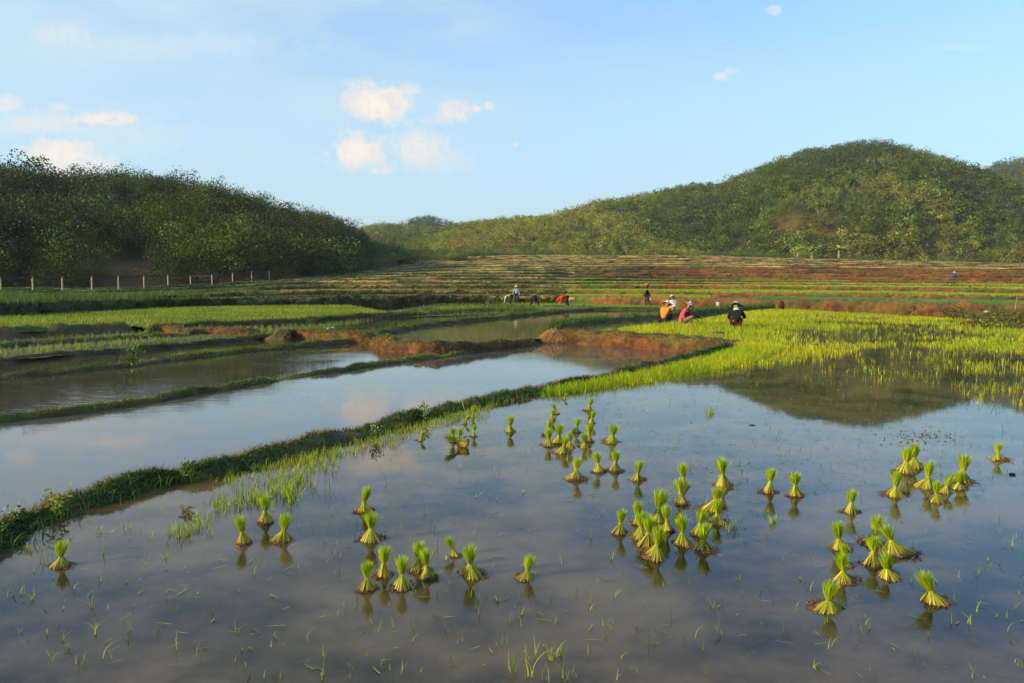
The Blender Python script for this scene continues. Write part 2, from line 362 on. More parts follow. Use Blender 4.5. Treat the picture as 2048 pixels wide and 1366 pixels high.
b3 = L([(-900, 870), (0, 722), (200, 704), (400, 686), (600, 668), (680, 655)], -.38)
bund('earth_bank', b3, [(.3, -.1), (.1, .09), (-.1, .09), (-.3, -.12)], col_bund, .2, .04)
b3b = L([(-700, 785), (0, 698), (140, 687), (280, 678), (400, 672)], -.36)
bund('earth_bank', b3b, [(.3, -.05), (.1, .10), (-.1, .10), (-.3, -.05)], col_bund, .2, .04)
gfront = L([(-700, 755), (0, 680), (120, 672), (200, 668), (276, 663)], -.36)
bund('earth_bank', gfront, [(.6, .12), (.25, .40), (-.1, .42), (-.45, -.05)], lambda V, t: col_bund(V, t)*1.5, .12, .07, hvar=.9)
bund('earth_bank', L([(287, 668), (330, 667), (380, 669)], -.36), [(.5, .0), (.2, .30), (-.1, .28), (-.3, -.05)], col_red, .12, .06)
bund('earth_bank', L([(365, 671), (400, 668), (440, 668), (480, 670), (530, 668)], -.36), [(.5, .0), (.2, .28), (-.1, .26), (-.3, -.05)], col_red, .12, .06)
bund('earth_bank', L([(290, 662), (400, 655), (560, 649), (690, 640), (790, 632)], -.22), [(.4, .05), (.1, .24), (-.1, .22), (-.35, -.1)], col_bund, .2, .05)
# red faces of the upper ponds
bund('earth_bank', np.array([at(x, y, ZB)+[0, 0, dz] for (x, y), dz in zip(_b3, [-.02, 0, .02, .02, -.1])]), [(.9, .1), (.45, .32), (.1, .36), (-.05, .26), (-.2, .0), (-.3, -.15)], col_red, .06, .07, ns=2.2)
bund('earth_bank', np.array([at(x, y, ZB)+[0, 0, dz] for (x, y), dz in zip(_b2, [.04, .05, .04, -.05, -.13, -.14])]), [(.9, .1), (.45, .32), (.1, .38), (-.05, .28), (-.2, .0), (-.3, -.15)], col_red, .06, .07, ns=2.2)
b5 = L([(745, 672), (775, 664), (838, 654), (922, 644), (1039, 632), (1127, 624), (1200, 620), (1330, 620)], ZD)
bund('earth_bank', b5, [(.6, -.1), (.3, .14), (-.2, .14), (-.5, -.1)], col_bund, .2, .05)
b4 = L([(600, 650), (688, 642), (805, 634), (893, 628), (1040, 621)], ZD)
bund('earth_bank', b4, [(.9, -.1), (.5, .18), (-.2, .18), (-.5, -.1)], col_bund, .25, .06)
b45 = L([(780, 640), (900, 634), (1034, 626), (1120, 616)], ZD)

# ------------------------------------------------------------------ terraces
KD = {0: [42, 60, 70, 80, 92, 105, 120, 135, 150, 170, 190, 210, 235, 260, 290, 320],
      300: [58, 66, 76, 90, 105, 120, 135, 150, 165, 180, 200, 220, 240, 262, 290, 320],
      600: [66, 80, 95, 110, 125, 140, 155, 170, 190, 210, 230, 250, 265, 280, 300, 320],
      900: [77, 87, 98, 110, 122, 138, 155, 172, 190, 208, 226, 244, 262, 280, 300, 320],
      1150: [76, 86, 100, 116, 130, 146, 163, 180, 196, 212, 228, 244, 262, 280, 300, 320],
      1400: [65, 77, 99, 122, 140, 155, 170, 185, 200, 215, 230, 245, 262, 280, 300, 320],
      2048: [37.5, 48, 53, 75, 95, 112, 130, 150, 170, 190, 215, 240, 260, 280, 300, 320]}
KZ = {0: [.35, .5, .65, .85, .95, 1.05, 1.15, 1.2, 1.3, 1.5, 1.7, 2, 2.3, 2.6, 3, 3.3],
      300: [.25, .45, .7, .95, 1.15, 1.3, 1.4, 1.5, 1.7, 2, 2.3, 2.7, 3.1, 3.5, 4, 4.5],
      600: [.4, .9, 1.4, 1.9, 2.3, 2.7, 3.1, 3.5, 3.9, 4.3, 4.8, 5.3, 5.8, 6.3, 6.8, 7.3],
      900: [.4, .9, 1.45, 2.0, 2.6, 3.2, 3.95, 4.7, 5.4, 6.3, 7.3, 8.2, 9.15, 10.1, 11.3, 12.2],
      1150: [.4, .88, 1.4, 1.9, 2.5, 3.1, 3.9, 4.7, 5.5, 6.5, 7.5, 8.6, 9.7, 10.8, 12, 13],
      1400: [.45, .85, 1.4, 1.75, 2.2, 2.85, 3.7, 4.6, 5.4, 6.4, 7.3, 8.2, 9.2, 10.3, 11.6, 12.6],
      2048: [.55, .85, 1.25, 1.45, 1.85, 2.4, 3.0, 3.7, 4.4, 5.2, 6.0, 6.8, 7.4, 8.1, 8.9, 9.4]}
kp = sorted(KD); NK = 16
pxs = np.concatenate([np.linspace(-1600, -300, 30, endpoint=False), np.linspace(-300, 2350, 900), np.linspace(2353, 4200, 40)])
def kcol(tab, k):
    return np.interp(pxs, kp, [tab[p][k] for p in kp])
TD = np.array([kcol(KD, k) for k in range(NK)]); TZ = np.array([kcol(KZ, k) for k in range(NK)])
_kn = np.hanning(131); _kn /= _kn.sum()
for A_ in (TD, TZ):
    for k in range(NK): A_[k] = np.convolve(np.pad(A_[k], 65, mode='edge'), _kn, 'valid')
for k in range(NK):
    xx = colx(pxs, TD[k]); TD[k] = TD[k]*(1+.0)+fbm(xx*.07, xx*0+k*7.7, 2.)*min(3.2, 1.2+.12*k)*2*np.clip((pxs+400)/400, .3, 1)
for k in range(1, NK): TD[k] = np.maximum(TD[k], TD[k-1]+2.5)
def terr_col_riser(px, k, D, n):
    red = cmix(RED2, RED, .5+n*1.5)*.9; dry = cmix((.075, .062, .022), (.17, .11, .042), .5+n*1.5); gr = cmix((.035, .05, .015), (.07, .085, .022), .5+n*1.5)
    wr = np.clip((px-1120+fbm(px*.01, px*0+k)*150)/160, 0, 1)*(.92 if k < 9 else .35); wg = np.clip((520-px)/150, 0, 1)
    c = dry*(1-wr)[:, None]+red*wr[:, None]; c = c*(1-wg)[:, None]+gr*wg[:, None]
    if 9 <= k <= 14: wd_ = (np.abs(px-1672) < 92+8*np.sin(k*3.)); c = np.where(wd_[:, None], cmix((.03, .017, .012), (.10, .045, .025), .4+n*1.2), c)
    gg = np.clip(fbm(px*.03, D*.3, k*3.)*2.4+.25, 0, .85)*(1-.6*wr); gg = np.clip(gg*(1+.35*(1-wr)), 0, .9); c = c*(1-gg)[:, None]+np.asarray((.045, .075, .015))*gg[:, None]
    return c
def terr_col_top(px, k, n):
    rice = cmix((.17, .27, .02), (.24, .34, .025), .5+n); stub = cmix((.17, .15, .05), (.26, .22, .08), .5+n*1.5); teal = cmix((.09, .17, .05), (.12, .21, .06), .5+n); mud = cmix((.14, .08, .035), (.10, .11, .03), .5+n*2)
    gl = cmix((.10, .13, .03), (.16, .18, .05), .5+n*1.5)
    c = stub*.35+gl*.65
    wr = np.clip((px-1090)/80, 0, 1)
    if k == 0: r = np.where((px < 1430)[:, None], rice, np.where((px > 1505)[:, None], teal, mud))
    elif k in (1, 2, 3): r = rice
    elif k == 4: r = cmix((.10, .17, .04), (.15, .22, .03), .5+n)
    elif k < 9: r = mud
    else: r = stub*.6+gl*.4
    c = c*(1-wr)[:, None]+r*wr[:, None]
    if 9 <= k <= 14: wd_ = np.clip(1-np.abs(px-1672)/90, 0, 1)**.3*(np.abs(px-1672) < 95); c = c*(1-wd_)[:, None]+np.asarray((.045, .025, .018))*wd_[:, None]
    wl = np.clip((560-px)/80, 0, 1); c = c*(1-wl)[:, None]+(gl*.8)*wl[:, None]
    return c
tv, tf, tcl, nn = [], [], [], 0
RIMS = []
for k in range(NK):
    zb = TZ[k-1] if k else np.full(len(pxs), -.7); D = TD[k]; z = TZ[k]; lip = np.clip((z-zb)*.25, .06, .22)
    nd = TD[k+1] if k+1 < NK else D+60
    hvar = fbm(colx(pxs, D)*.35, pxs*0+k*3.1)*.18
    rows = []   # (offsetD, z, type)
    lip = np.where(pxs > 1130, lip*.4, lip); hvar = hvar*np.where(pxs > 1130, .5, 1)
    for t in np.linspace(0, 1, 9): rows.append((D-.5+.42*t**1.6-(z-zb)*.22*(1-t), zb-.25+(z-zb+.25+lip*.6+hvar)*t, 0))
    rows.append((D+.1, z+lip+hvar, 1)); rows.append((D+.4, z+lip*.7+hvar, 1)); rows.append((D+.6, z, 2))
    for t in (.25, .5, .75, 1.): rows.append((D+.6+(nd-D-.6)*t, z+0*D, 2))
    V = []; Cc = []
    for (dd, zz, ty) in rows:
        x = colx(pxs, D)+colx(pxs, dd-D)*1.0; n = fbm(x*.9, dd*.9+k*3., zz*2.5, 3)+.9*fbm(x*3.1, dd*3.1+k*3., zz*6, 4); n3 = fbm(x*.22, dd*.22, zz, 4)
        jit = n*(.35 if ty == 0 else .12 if ty == 1 else 0)
        zj = n*(.14 if ty < 2 else .03)
        V.append(np.stack([colx(pxs, dd+jit), dd+jit, zz+zj], 1))
        if ty == 0:
            c = terr_col_riser(pxs, k, D, n+n3*.5)
            if len(V) in (8, 9): kk_ = (.95 if len(V) == 9 else .45)*np.where((pxs < 1150) & (pxs > 450) | (k > 8), 1, .12)*np.clip(.65+n3*1.5, 0, 1); c = c*(1-kk_)[:, None]+np.asarray((.44, .35, .13))*kk_[:, None]
        elif ty == 1: c = terr_col_riser(pxs, k, D, n)*.45+np.where((pxs < 1150)[:, None] | (k > 8), np.asarray((.32, .26, .10)), np.asarray((.12, .10, .03)))*.55
        else: c = terr_col_top(pxs, k, n3)
        Cc.append(c)
    V = np.stack(V, 1); Cc = np.stack(Cc, 1); tv.append(V.reshape(-1, 3)); tcl.append(Cc.reshape(-1, 3)); tf.append(gridfaces(V.shape[0], V.shape[1])+nn); nn += V.shape[0]*V.shape[1]
    RIMS.append((V[:, 9, :], V[:, 1, :], V[:, 11, :], V[:, -1, :]))
tag(mesh_np('terraced_fields', np.concatenate(tv), np.concatenate(tf), M_soil, np.concatenate(tcl), True), kind='structure')
def terrace_z(px, D):
    px = np.asarray(px, float); D = np.asarray(D, float); z = np.full(px.shape, -.2)
    for k in range(NK):
        d = np.interp(px, pxs, TD[k]); zz = np.interp(px, pxs, TZ[k]); z = np.where(D > d+.3, zz, z)
    return z

# ------------------------------------------------------------------ hills
class Hill:
    def __init__(s, name, cols, zf, amp, gs, treeh, seed, shape=.85, c1=(.03, .04, .012), c2=(.06, .06, .02), back=1., name_red=False):
        # cols: px, y of the skyline, ridge distance, foot distance
        s.c = np.array(cols, float); s.zf = zf; s.amp = amp; s.gs = gs; s.th = treeh; s.seed = seed; s.shape = shape; s.back = back
        nu, nv = 260, 90; px = np.linspace(s.c[0, 0], s.c[-1, 0], nu); t = np.linspace(-.06, 1.9, nv)
        PX, T = np.meshgrid(px, t, indexing='ij'); V = s.pos(PX, T)
        col = cmix(c1, c2, .5+fbm(V[..., 0].ravel()*gs*4, V[..., 1].ravel()*gs*4)*1.5)
        if name_red: q = proj(V.reshape(-1, 3)); m = np.clip(1.3-np.hypot((q[0]-1615)/62, (q[1]-462)/34), 0, 1)*.9; col = cmix(col, (.12, .065, .028), m)
        s.o = tag(mesh_np(name, V, gridfaces(nu, nv), M_hill, col, True), kind='structure')
    def pos(s, px, t):
        c = s.c; Y = np.interp(px, c[:, 0], c[:, 1]); Dr = np.interp(px, c[:, 0], c[:, 2]); Df = np.interp(px, c[:, 0], c[:, 3])
        zr = CAMH+(565.5-Y)/F*Dr-s.th
        D = Df+(Dr-Df)*t; tt = np.clip(t, 0, 1)
        up = 1-(1-tt)**(1/s.shape) if s.shape < 1 else tt**s.shape
        up = tt**s.shape*(1-.0)+0*up
        up = np.sin(tt*math.pi/2)**s.shape
        z = s.zf+(zr-s.zf)*up; z = np.where(t > 1, zr-(zr-s.zf)*((t-1)/.9*s.back)**1.6, z); z = np.where(t < 0, s.zf+t*30, z)
        x = colx(px, D); w = np.sin(np.clip(tt, 0, 1)*math.pi)*.9+.04
        z = z+fbm(x*s.gs, D*s.gs*.6, s.seed, 4)*s.amp*2*w
        return np.stack([x, D, z], -1)
HL_c = ((.055, .045, .020), (.12, .075, .035))
HL = Hill('hill', [(-1500, 380, 190, 105), (-500, 345, 210, 105), (-50, 338, 225, 112), (60, 352, 228, 112), (130, 370, 232, 112), (200, 366, 236, 113), (340, 370, 245, 116), (420, 386, 250, 118), (500, 402, 262, 122), (560, 415, 275, 128), (640, 430, 300, 145), (700, 447, 330, 175), (740, 467, 345, 205), (780, 486, 352, 235), (830, 508, 360, 260)], .8, 3.0, .035, 9., 1., c1=HL_c[0], c2=HL_c[1])
HS = Hill('hill', [(680, 520, 560, 400), (760, 500, 540, 380), (830, 484, 520, 365), (900, 465, 500, 352), (960, 448, 490, 345), (1010, 443, 480, 340), (1080, 432, 470, 335), (1130, 424, 470, 335), (1200, 432, 470, 335), (1260, 448, 460, 335), (1320, 474, 440, 335), (1400, 500, 420, 335)], 10., 4, .022, 6, 2., c1=(.06, .07, .018), c2=(.09, .09, .025))
HR = Hill('hill', [(1000, 450, 640, 400), (1100, 436, 640, 395), (1150, 412, 640, 390), (1180, 396, 640, 385), (1250, 381, 640, 380), (1330, 365, 640, 375), (1380, 353, 640, 370), (1420, 349, 640, 365), (1500, 330, 640, 360), (1560, 313, 640, 355), (1600, 300, 640, 350), (1680, 291, 640, 348), (1740, 292, 640, 346), (1800, 300, 640, 345), (1840, 308, 635, 345), (1880, 325, 625, 345), (1920, 343, 615, 345), (1960, 352, 600, 345), (2000, 362, 590, 345), (2048, 388, 580, 345), (2300, 440, 560, 345), (3000, 500, 520, 345)], 9., 9, .013, 15.5, 3., name_red=True)
HF = Hill('hill', [(560, 500, 900, 600), (640, 475, 900, 600), (720, 457, 900, 600), (760, 449, 900, 600), (830, 450, 900, 600), (890, 455, 900, 600), (950, 445, 880, 580), (1000, 446, 860, 560), (1100, 450, 850, 560), (1300, 470, 840, 560)], 12., 5, .012, 6, 4., c1=(.055, .065, .02), c2=(.08, .08, .025))
HP = Hill('hill', [(700, 480, 1150, 950), (800, 458, 1150, 950), (830, 444, 1150, 950), (858, 438, 1150, 950), (885, 446, 1150, 950), (930, 455, 1150, 950), (1000, 470, 1150, 950)], 14., 4, .012, 3, 5.)
HX = Hill('hill', [(1880, 375, 1200, 800), (1960, 346, 1200, 800), (2000, 332, 1200, 800), (2048, 325, 1200, 800), (2200, 300, 1200, 800), (2500, 330, 1200, 800), (3200, 420, 1100, 800)], 12., 8, .008, 6, 6.)
HZ = Hill('hill', [(-3500, 540, 2600, 1900), (-1500, 505, 2600, 1900), (0, 500, 2600, 1900), (600, 490, 2600, 1900), (1000, 500, 2600, 1900), (2000, 495, 2600, 1900), (3200, 480, 2600, 1900), (4500, 500, 2600, 1900)], 10., 20, .004, 0, 7.)
# ------------------------------------------------------------------ forest on the hills
def proto_bamboo(seed, n=9, lv=100):
    r = np.random.default_rng(seed); P = []; S = []; K = []
    for i in range(n):
        a = r.uniform(0, 6.283); b = r.uniform(0, .14); lean = r.uniform(.06, .42); h = r.uniform(.65, 1.0)
        t = r.uniform(.12, 1, lv)**.75
        x = np.cos(a)*(b+lean*t**2.2); y = np.sin(a)*(b+lean*t**2.2); z = h*(t-.28*lean/.4*t**3.2)
        sp = .035+.075*np.sin(np.clip(t, 0, 1)*2.6)
        P.append(np.stack([x, y, z], 1)+r.normal(size=(lv, 3))*sp[:, None]*[1, 1, .8]); S.append(r.uniform(.05, .11, lv)); K.append(np.full(lv, r.uniform(.55, 1.45)))
    return np.vstack(P), np.concatenate(S), np.concatenate(K)
def proto_broad(seed, n=9, lv=92):
    r = np.random.default_rng(seed); P = []; S = []; K = []
    for i in range(n):
        c = np.array([*r.normal(0, .19, 2), r.uniform(.25, .82)]); R = r.uniform(.13, .24)
        d = r.normal(size=(lv, 3)); d /= np.linalg.norm(d, axis=1)[:, None]; P.append(c+d*R*r.uniform(.6, 1.05, (lv, 1))*[1, 1, .8]); S.append(r.uniform(.06, .12, lv)); K.append(np.full(lv, r.uniform(.65, 1.35)))
    return np.vstack(P), np.concatenate(S), np.concatenate(K)
def forest(bag, pos, H, kinds, cols, lod=1., seed=0, wide=1.):
    r = np.random.default_rng(seed)
    protos = {'b': [proto_bamboo(10+i) for i in range(5)], 'w': [proto_broad(30+i) for i in range(5)]}
    for kd in ('b', 'w'):
        for j in range(5):
            m = (kinds == kd) & (np.arange(len(pos)) % 5 == j)
            if not m.any(): continue
            P, S, K = protos[kd][j]; lod_ = lod*.42; n = max(12, int(len(P)*lod_)); sel = r.permutation(len(P))[:n]; P, S, K = P[sel], S[sel]*(.60 if lod > 1 else .68)/lod**.4, K[sel]
            q = pos[m]; h = H[m]; a = r.uniform(0, 6.283, len(q)); ca, sa = np.cos(a)[:, None], np.sin(a)[:, None]
            w = (wide*(1.15 if kd == 'w' else 1))
            X = (P[None, :, 0]*ca-P[None, :, 1]*sa)*h[:, None]*w+q[:, 0:1]; Y = (P[None, :, 0]*sa+P[None, :, 1]*ca)*h[:, None]*w+q[:, 1:2]; Z = P[None, :, 2]*h[:, None]+q[:, 2:3]-.05*h[:, None]
            cc = cols[m][:, None, :]*K[None, :, None]*np.exp(r.normal(0, .11, (len(q), len(P))))[..., None]
            bag.leaves(np.stack([X, Y, Z], -1).reshape(-1, 3), (S[None]*h[:, None]).ravel(), cc.reshape(-1, 3), aspect=.6, droop=.3 if kd == 'b' else 0)
PAL = np.array([(.040, .072, .018), (.066, .100, .020), (.115, .140, .028), (.036, .062, .026), (.14, .125, .036), (.10, .078, .034)])
def hill_forest(hill, n, h, pb, lod, pal, seed, pxr=None, tmax=1.25, wide=1., hue=.02, bare=None):
    r = np.random.default_rng(seed); px = r.uniform(hill.c[0, 0], hill.c[-1, 0], n*2) if pxr is None else r.uniform(pxr[0], pxr[1], n*2); t = r.uniform(-.01, tmax, n*2)
    P = hill.pos(px, t); keep = r.uniform(size=n*2) < np.clip(P[:, 1]/P[:, 1].max(), 0, 1); P = P[keep][:n]; px = px[keep][:n]; t = t[keep][:n]
    if bare is not None: kk = ~bare(P, px, t); P = P[kk]; t = t[kk]
    n = len(P)
    f = fbm(P[:, 0]*hue, P[:, 1]*hue*.7, seed, 3)*2.6+r.normal(0, .32, n)
    idx = np.digitize(f, [-.75, -.15, .35, .8, 1.25]); idx = np.clip(idx, 0, 5); order = np.array(pal); cols = PAL[order[idx]]*np.exp(r.normal(0, .38 if lod > 1 else .27, n))[:, None]*(1+r.normal(0, .08, (n, 3)))
    big = fbm(P[:, 0]*hue*2.5, P[:, 1]*hue*2, seed+5, 3)
    H = h*np.clip(np.exp(r.normal(0, .34, n))*(1+big*.7), .45, 1.6)*np.where(r.uniform(size=n) < .04, r.uniform(1.1, 1.4, n), 1); kinds = np.where(r.uniform(size=n)+big*.8 < pb, 'b', 'w')
    bag = Bag(); forest(bag, P, H, kinds, cols, lod, seed, wide)
    return bag
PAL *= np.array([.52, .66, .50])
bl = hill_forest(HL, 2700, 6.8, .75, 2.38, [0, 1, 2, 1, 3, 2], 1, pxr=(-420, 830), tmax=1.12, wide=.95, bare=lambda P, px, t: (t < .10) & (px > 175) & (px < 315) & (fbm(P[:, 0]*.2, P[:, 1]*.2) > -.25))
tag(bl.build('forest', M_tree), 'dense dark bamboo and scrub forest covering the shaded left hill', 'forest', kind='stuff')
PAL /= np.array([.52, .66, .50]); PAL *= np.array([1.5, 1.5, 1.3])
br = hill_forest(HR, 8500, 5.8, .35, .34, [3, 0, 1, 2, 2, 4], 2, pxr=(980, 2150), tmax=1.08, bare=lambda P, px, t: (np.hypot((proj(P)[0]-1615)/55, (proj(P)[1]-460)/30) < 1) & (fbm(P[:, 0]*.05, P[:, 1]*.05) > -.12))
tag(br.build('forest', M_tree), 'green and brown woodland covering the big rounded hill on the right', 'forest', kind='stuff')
PAL *= np.array([1.1, 1.15, 1.05])
bs = hill_forest(HS, 4500, 3.6, .55, .32, [1, 2, 4, 2, 4, 2], 3, tmax=1.1, wide=1.1)
tag(bs.build('forest', M_tree), 'low yellow-green scrub over the rounded spur in the centre', 'forest', kind='stuff')
PAL /= np.array([1.1, 1.15, 1.05])
bf = hill_forest(HF, 3600, 5.5, .5, .2, [3, 1, 2, 2, 4, 1], 4, pxr=(650, 1150), tmax=1.08)
bp = hill_forest(HP, 1300, 7, .3, .2, [3, 0, 3, 0, 1, 0], 5, tmax=1.08)
bf.v += bp.v; bf.f += [f+bf.n for f in bp.f]; bf.c += bp.c
tag(bf.build('forest', M_tree), 'hazy woods over the small far hills in the gap at the centre', 'forest', kind='stuff')
bx = hill_forest(HX, 1500, 9, .3, .14, [3, 0, 3, 1, 0, 1], 6, pxr=(1880, 2250), tmax=1.08)
tag(bx.build('forest', M_tree), 'bluish distant woods on the far hill at the right edge', 'forest', kind='stuff')
# dense belt at the hill foot
def belt(name, label, pts, n, h, cols, seed, depth=10., kinds=.3, lod=.4):
    r = np.random.default_rng(seed); q = np.array(pts, float); u = r.uniform(0, 1, n); s = np.linspace(0, 1, len(q))
    px = np.interp(u, s, q[:, 0]); D = np.interp(u, s, q[:, 1])+r.uniform(0, depth, n); z = np.interp(u, s, q[:, 2])
    P = np.stack([colx(px, D), D, z-.1], 1); Cc = PAL[r.choice(cols, n)]*np.exp(r.normal(0, .2, n))[:, None]; b = Bag()
    forest(b, P, h*np.exp(r.normal(0, .3, n)), np.where(r.uniform(size=n) < kinds, 'b', 'w'), Cc, lod, seed, 1.3)
    return tag(b.build(name, M_tree), label, 'bushes', kind='stuff')
belt('bushes', 'belt of low dark bushes where the terraces meet the central hills', [(700, 285, 9.5), (850, 300, 11.8), (1000, 325, 12.6), (1300, 330, 13.2), (1600, 330, 11.8), (1750, 332, 9.8), (2100, 335, 8.8)], 900, 3.0, [0, 1, 3, 2], 11, 22)
belt('bushes', 'mound of green bushes at the left end of the upper terraces', [(735, 215, 6.0), (800, 235, 8.6), (900, 250, 9.2), (930, 255, 8.6)], 190, 2.2, [1, 0, 2, 5], 12, 12)
belt('bushes', 'scrubby shrubs along the foot of the shaded left hill', [(-300, 104, .9), (200, 114, 1.1), (480, 130, 1.5), (560, 142, 2.4), (700, 172, 3.6), (790, 225, 5.8)], 420, 2.2, [0, 1, 3, 5], 13, 9, .4, .6)

# ------------------------------------------------------------------ grass, rice
def frac(n): return int(n)
# rice of the near field
DEN = [(1195, 664), (1320, 648), (1400, 640), (1500, 623), (1560, 618), (1700, 626), (1850, 634), (2048, 645), (2300, 655), (2300, 700), (2048, 706), (1900, 700), (1800, 690), (1720, 700), (1640, 722), (1560, 728), (1480, 738), (1330, 748), (1440, 705), (1478, 688), (1440, 679), (1300, 668)]
MED = [(1330, 740), (1560, 715), (1720, 690), (2048, 690), (2300, 700), (2300, 830), (2048, 815), (1980, 800), (1900, 790), (1840, 745), (1760, 735), (1700, 760), (1600, 735), (1480, 735), (1380, 745)]
MED2 = [(1620, 715), (2300, 700), (2300, 850), (2048, 830), (1960, 815), (1930, 780), (1880, 770), (1790, 760), (1700, 775), (1640, 745)]
def sample_world(poly_px, z, dens, pad=0):
    P = np.array([at(x, y, z)[:2] for x, y in poly_px]); x0, y0 = P.min(0); x1, y1 = P.max(0); n = int((x1-x0)*(y1-y0)*dens)
    q = rng.uniform((x0, y0), (x1, y1), (n, 2)); q = q[inpoly(q[:, 0], q[:, 1], P)]; return np.c_[q, np.full(len(q), z)]
rice = Bag()
BR, YL, DG = (.30, .42, .010), (.50, .51, .012), (.09, .20, .025)
def tufts(bag, P, nb, h, w, c1, c2, lean=.35, spread=.03, segs=2, tip=None, cv=.2):
    N = len(P); Q = np.repeat(P, nb, 0); Q = Q+np.c_[rng.normal(0, spread, (len(Q), 2)), np.zeros(len(Q))]
    hh = np.repeat(np.broadcast_to(h, (N,))*rng.uniform(.75, 1.25, N), nb)*rng.uniform(.6, 1.1, N*nb)
    t = np.clip(.5+fbm(Q[:, 0]*.35, Q[:, 1]*.35, 6.)*1.6+rng.normal(0, .22, len(Q)), 0, 1); c = cmix(c1, c2, t)*np.exp(rng.normal(0, cv, len(Q)))[:, None]
    blades(bag, Q, hh, np.repeat(np.broadcast_to(w, (N,)), nb), rng.uniform(.05, 1, len(Q))*lean*2, c, segs, None if tip is None else c*np.asarray(tip))
S = sample_world(DEN, 0, 42); n = fbm(S[:, 0]*.28, S[:, 1]*.28, 1.); px, py = proj(S)
far = np.clip((px-1470)/260, 0, 1); keep = rng.uniform(size=len(S)) < np.clip(1.05-far*1.06+n*2.4*np.clip(far+.12, 0, 1), .06, 1); S = S[keep]
tufts(rice, S, 4, np.interp(proj(S)[0], [1450, 1750], [.14, .10]), .015, BR, YL, .3, .05)
S = sample_world(MED, 0, 30); n = fbm(S[:, 0]*.45, S[:, 1]*.45, 2.); px, py = proj(S)
keep = rng.uniform(size=len(S)) < np.clip(n*1.3-.02, .015, .6)*np.where(px > 1700, 1.0, .55); S = S[keep]; tufts(rice, S, 4, .15, .012, (.14, .24, .03), YL, .5, .04)
S = sample_world(MED2, 0, 30); n = fbm(S[:, 0]*.7, S[:, 1]*.7, 3.); keep = rng.uniform(size=len(S)) < np.clip(n*1.4+.13, .04, .8); S = S[keep]; tufts(rice, S, 4, .14, .010, (.22, .27, .02), YL, .45, .04)
# fringe along the bund, near side
ML = resample(MAIN, .03); T = np.gradient(ML, axis=0); T /= np.linalg.norm(T, axis=1)[:, None]; MN = np.stack([T[:, 1], -T[:, 0], np.zeros(len(T))], 1)
MPX = proj(ML)[0]
def along(n, o0, o1, pxr, dens=None):
    w = np.clip(1-np.abs(2*(MPX-pxr[0])/(pxr[1]-pxr[0])-1), 0, 1) > 0
    idx = np.where(w)[0]; i = rng.choice(idx, n); off = rng.uniform(o0, o1, n)
    return ML[i]+MN[i]*off[:, None], off
P, o = along(9000, .28, .95, (380, 1060)); px, py = proj(P); n = fbm(P[:, 0]*1.5, P[:, 1]*1.5, 9.); keep = rng.uniform(size=len(P)) < np.clip(1.0-(o-.30)/.40+n*1.6, 0, 1)*.22*np.clip((px-330)/150, 0, 1)
P = P[keep]; P[:, 2] = -.02; tufts(rice, P, 3, .10, .0055, (.22, .34, .015), (.42, .46, .03), .3, .015, 3)
P, o = along(9000, .22, 1.3, (1060, 1480)); px, py = proj(P); keep = rng.uniform(size=len(P)) < np.clip(1.2-(o-.3)/np.interp(px, [1060, 1400, 1480], [.15, .8, 1.3]), 0, 1)*.8; P = P[keep]; P[:, 2] = -.02
tufts(rice, P, 4, .17, .010, BR, YL, .35, .03, 2)
for (cx, cy, rx, ry, nn_, hh) in [(560, 985, 38, 28, 46, .15), (510, 1000, 40, 26, 40, .13), (465, 1010, 35, 28, 22, .13), (590, 960, 50, 22, 40, .15), (372, 1068, 28, 12, 26, .10), (400, 1050, 22, 16, 16, .10), (640, 930, 60, 20, 40, .14), (575, 990, 16, 12, 26, .14), (440, 1015, 20, 12, 14, .12), (60, 1105, 14, 6, 6, .09), (260, 1065, 60, 12, 9, .07), (1418, 830, 14, 8, 14, .14), (1546, 1050, 8, 4, 8, .10), (1460, 1060, 16, 8, 8, .10)]:
    Q = np.array([at(cx+rng.normal(0, rx*.5), cy+rng.normal(0, ry*.5), -.01) for _ in range(nn_)]); tufts(rice, Q, 4, hh*.8, .0055, (.24, .36, .02), (.46, .50, .05), .28, .012, 3, cv=.25)
# stray sprouts standing in the near water
N = 620; Q = []
while len(Q) < N:
    x, y = rng.uniform(0, 2048), 700+rng.uniform(0, 1)**1.2*660
    p = at(x, y, 0.)
    mx = np.interp(y, [690, 755, 800, 850, 895, 960, 1095], [1500, 1270, 1060, 860, 700, 480, 20])
    if x < mx+20: continue
    if y > 950 and rng.uniform() < .62: continue
    Q.append(p)
Q = np.array(Q); tufts(rice, Q, 2, rng.uniform(.03, .10, N), .0045, (.14, .24, .02), (.35, .40, .06), .5, .012, 3)
for (x, y, h) in [(190, 1270, .12), (182, 1218, .07), (1050, 1330, .09), (1070, 1322, .14), (1100, 1325, .13), (1118, 1315, .12), (1022, 1345, .1), (1092, 1362, .09), (1130, 1362, .08), (1630, 1340, .06), (1424, 1215, .06), (1232, 1195, .09), (1940, 1250, .1), (65, 1200, .08), (45, 1190, .07), (25, 1195, .05), (1060, 1355, .12), (955, 995, .06), (1048, 985, .05), (895, 1120, .05), (1224, 1120, .06), (1305, 1290, .07), (330, 1120, .05), (1600, 1160, .05)]:
    Qp = np.array([at(x, y, -.005)]); tufts(rice, Qp, 4, h, .0065, (.20, .33, .02), (.36, .44, .05), .4, .01, 4)
tag(rice.build('rice_seedlings', M_rice), 'bright green young rice growing and straying across the flooded near paddy', 'rice', kind='stuff')
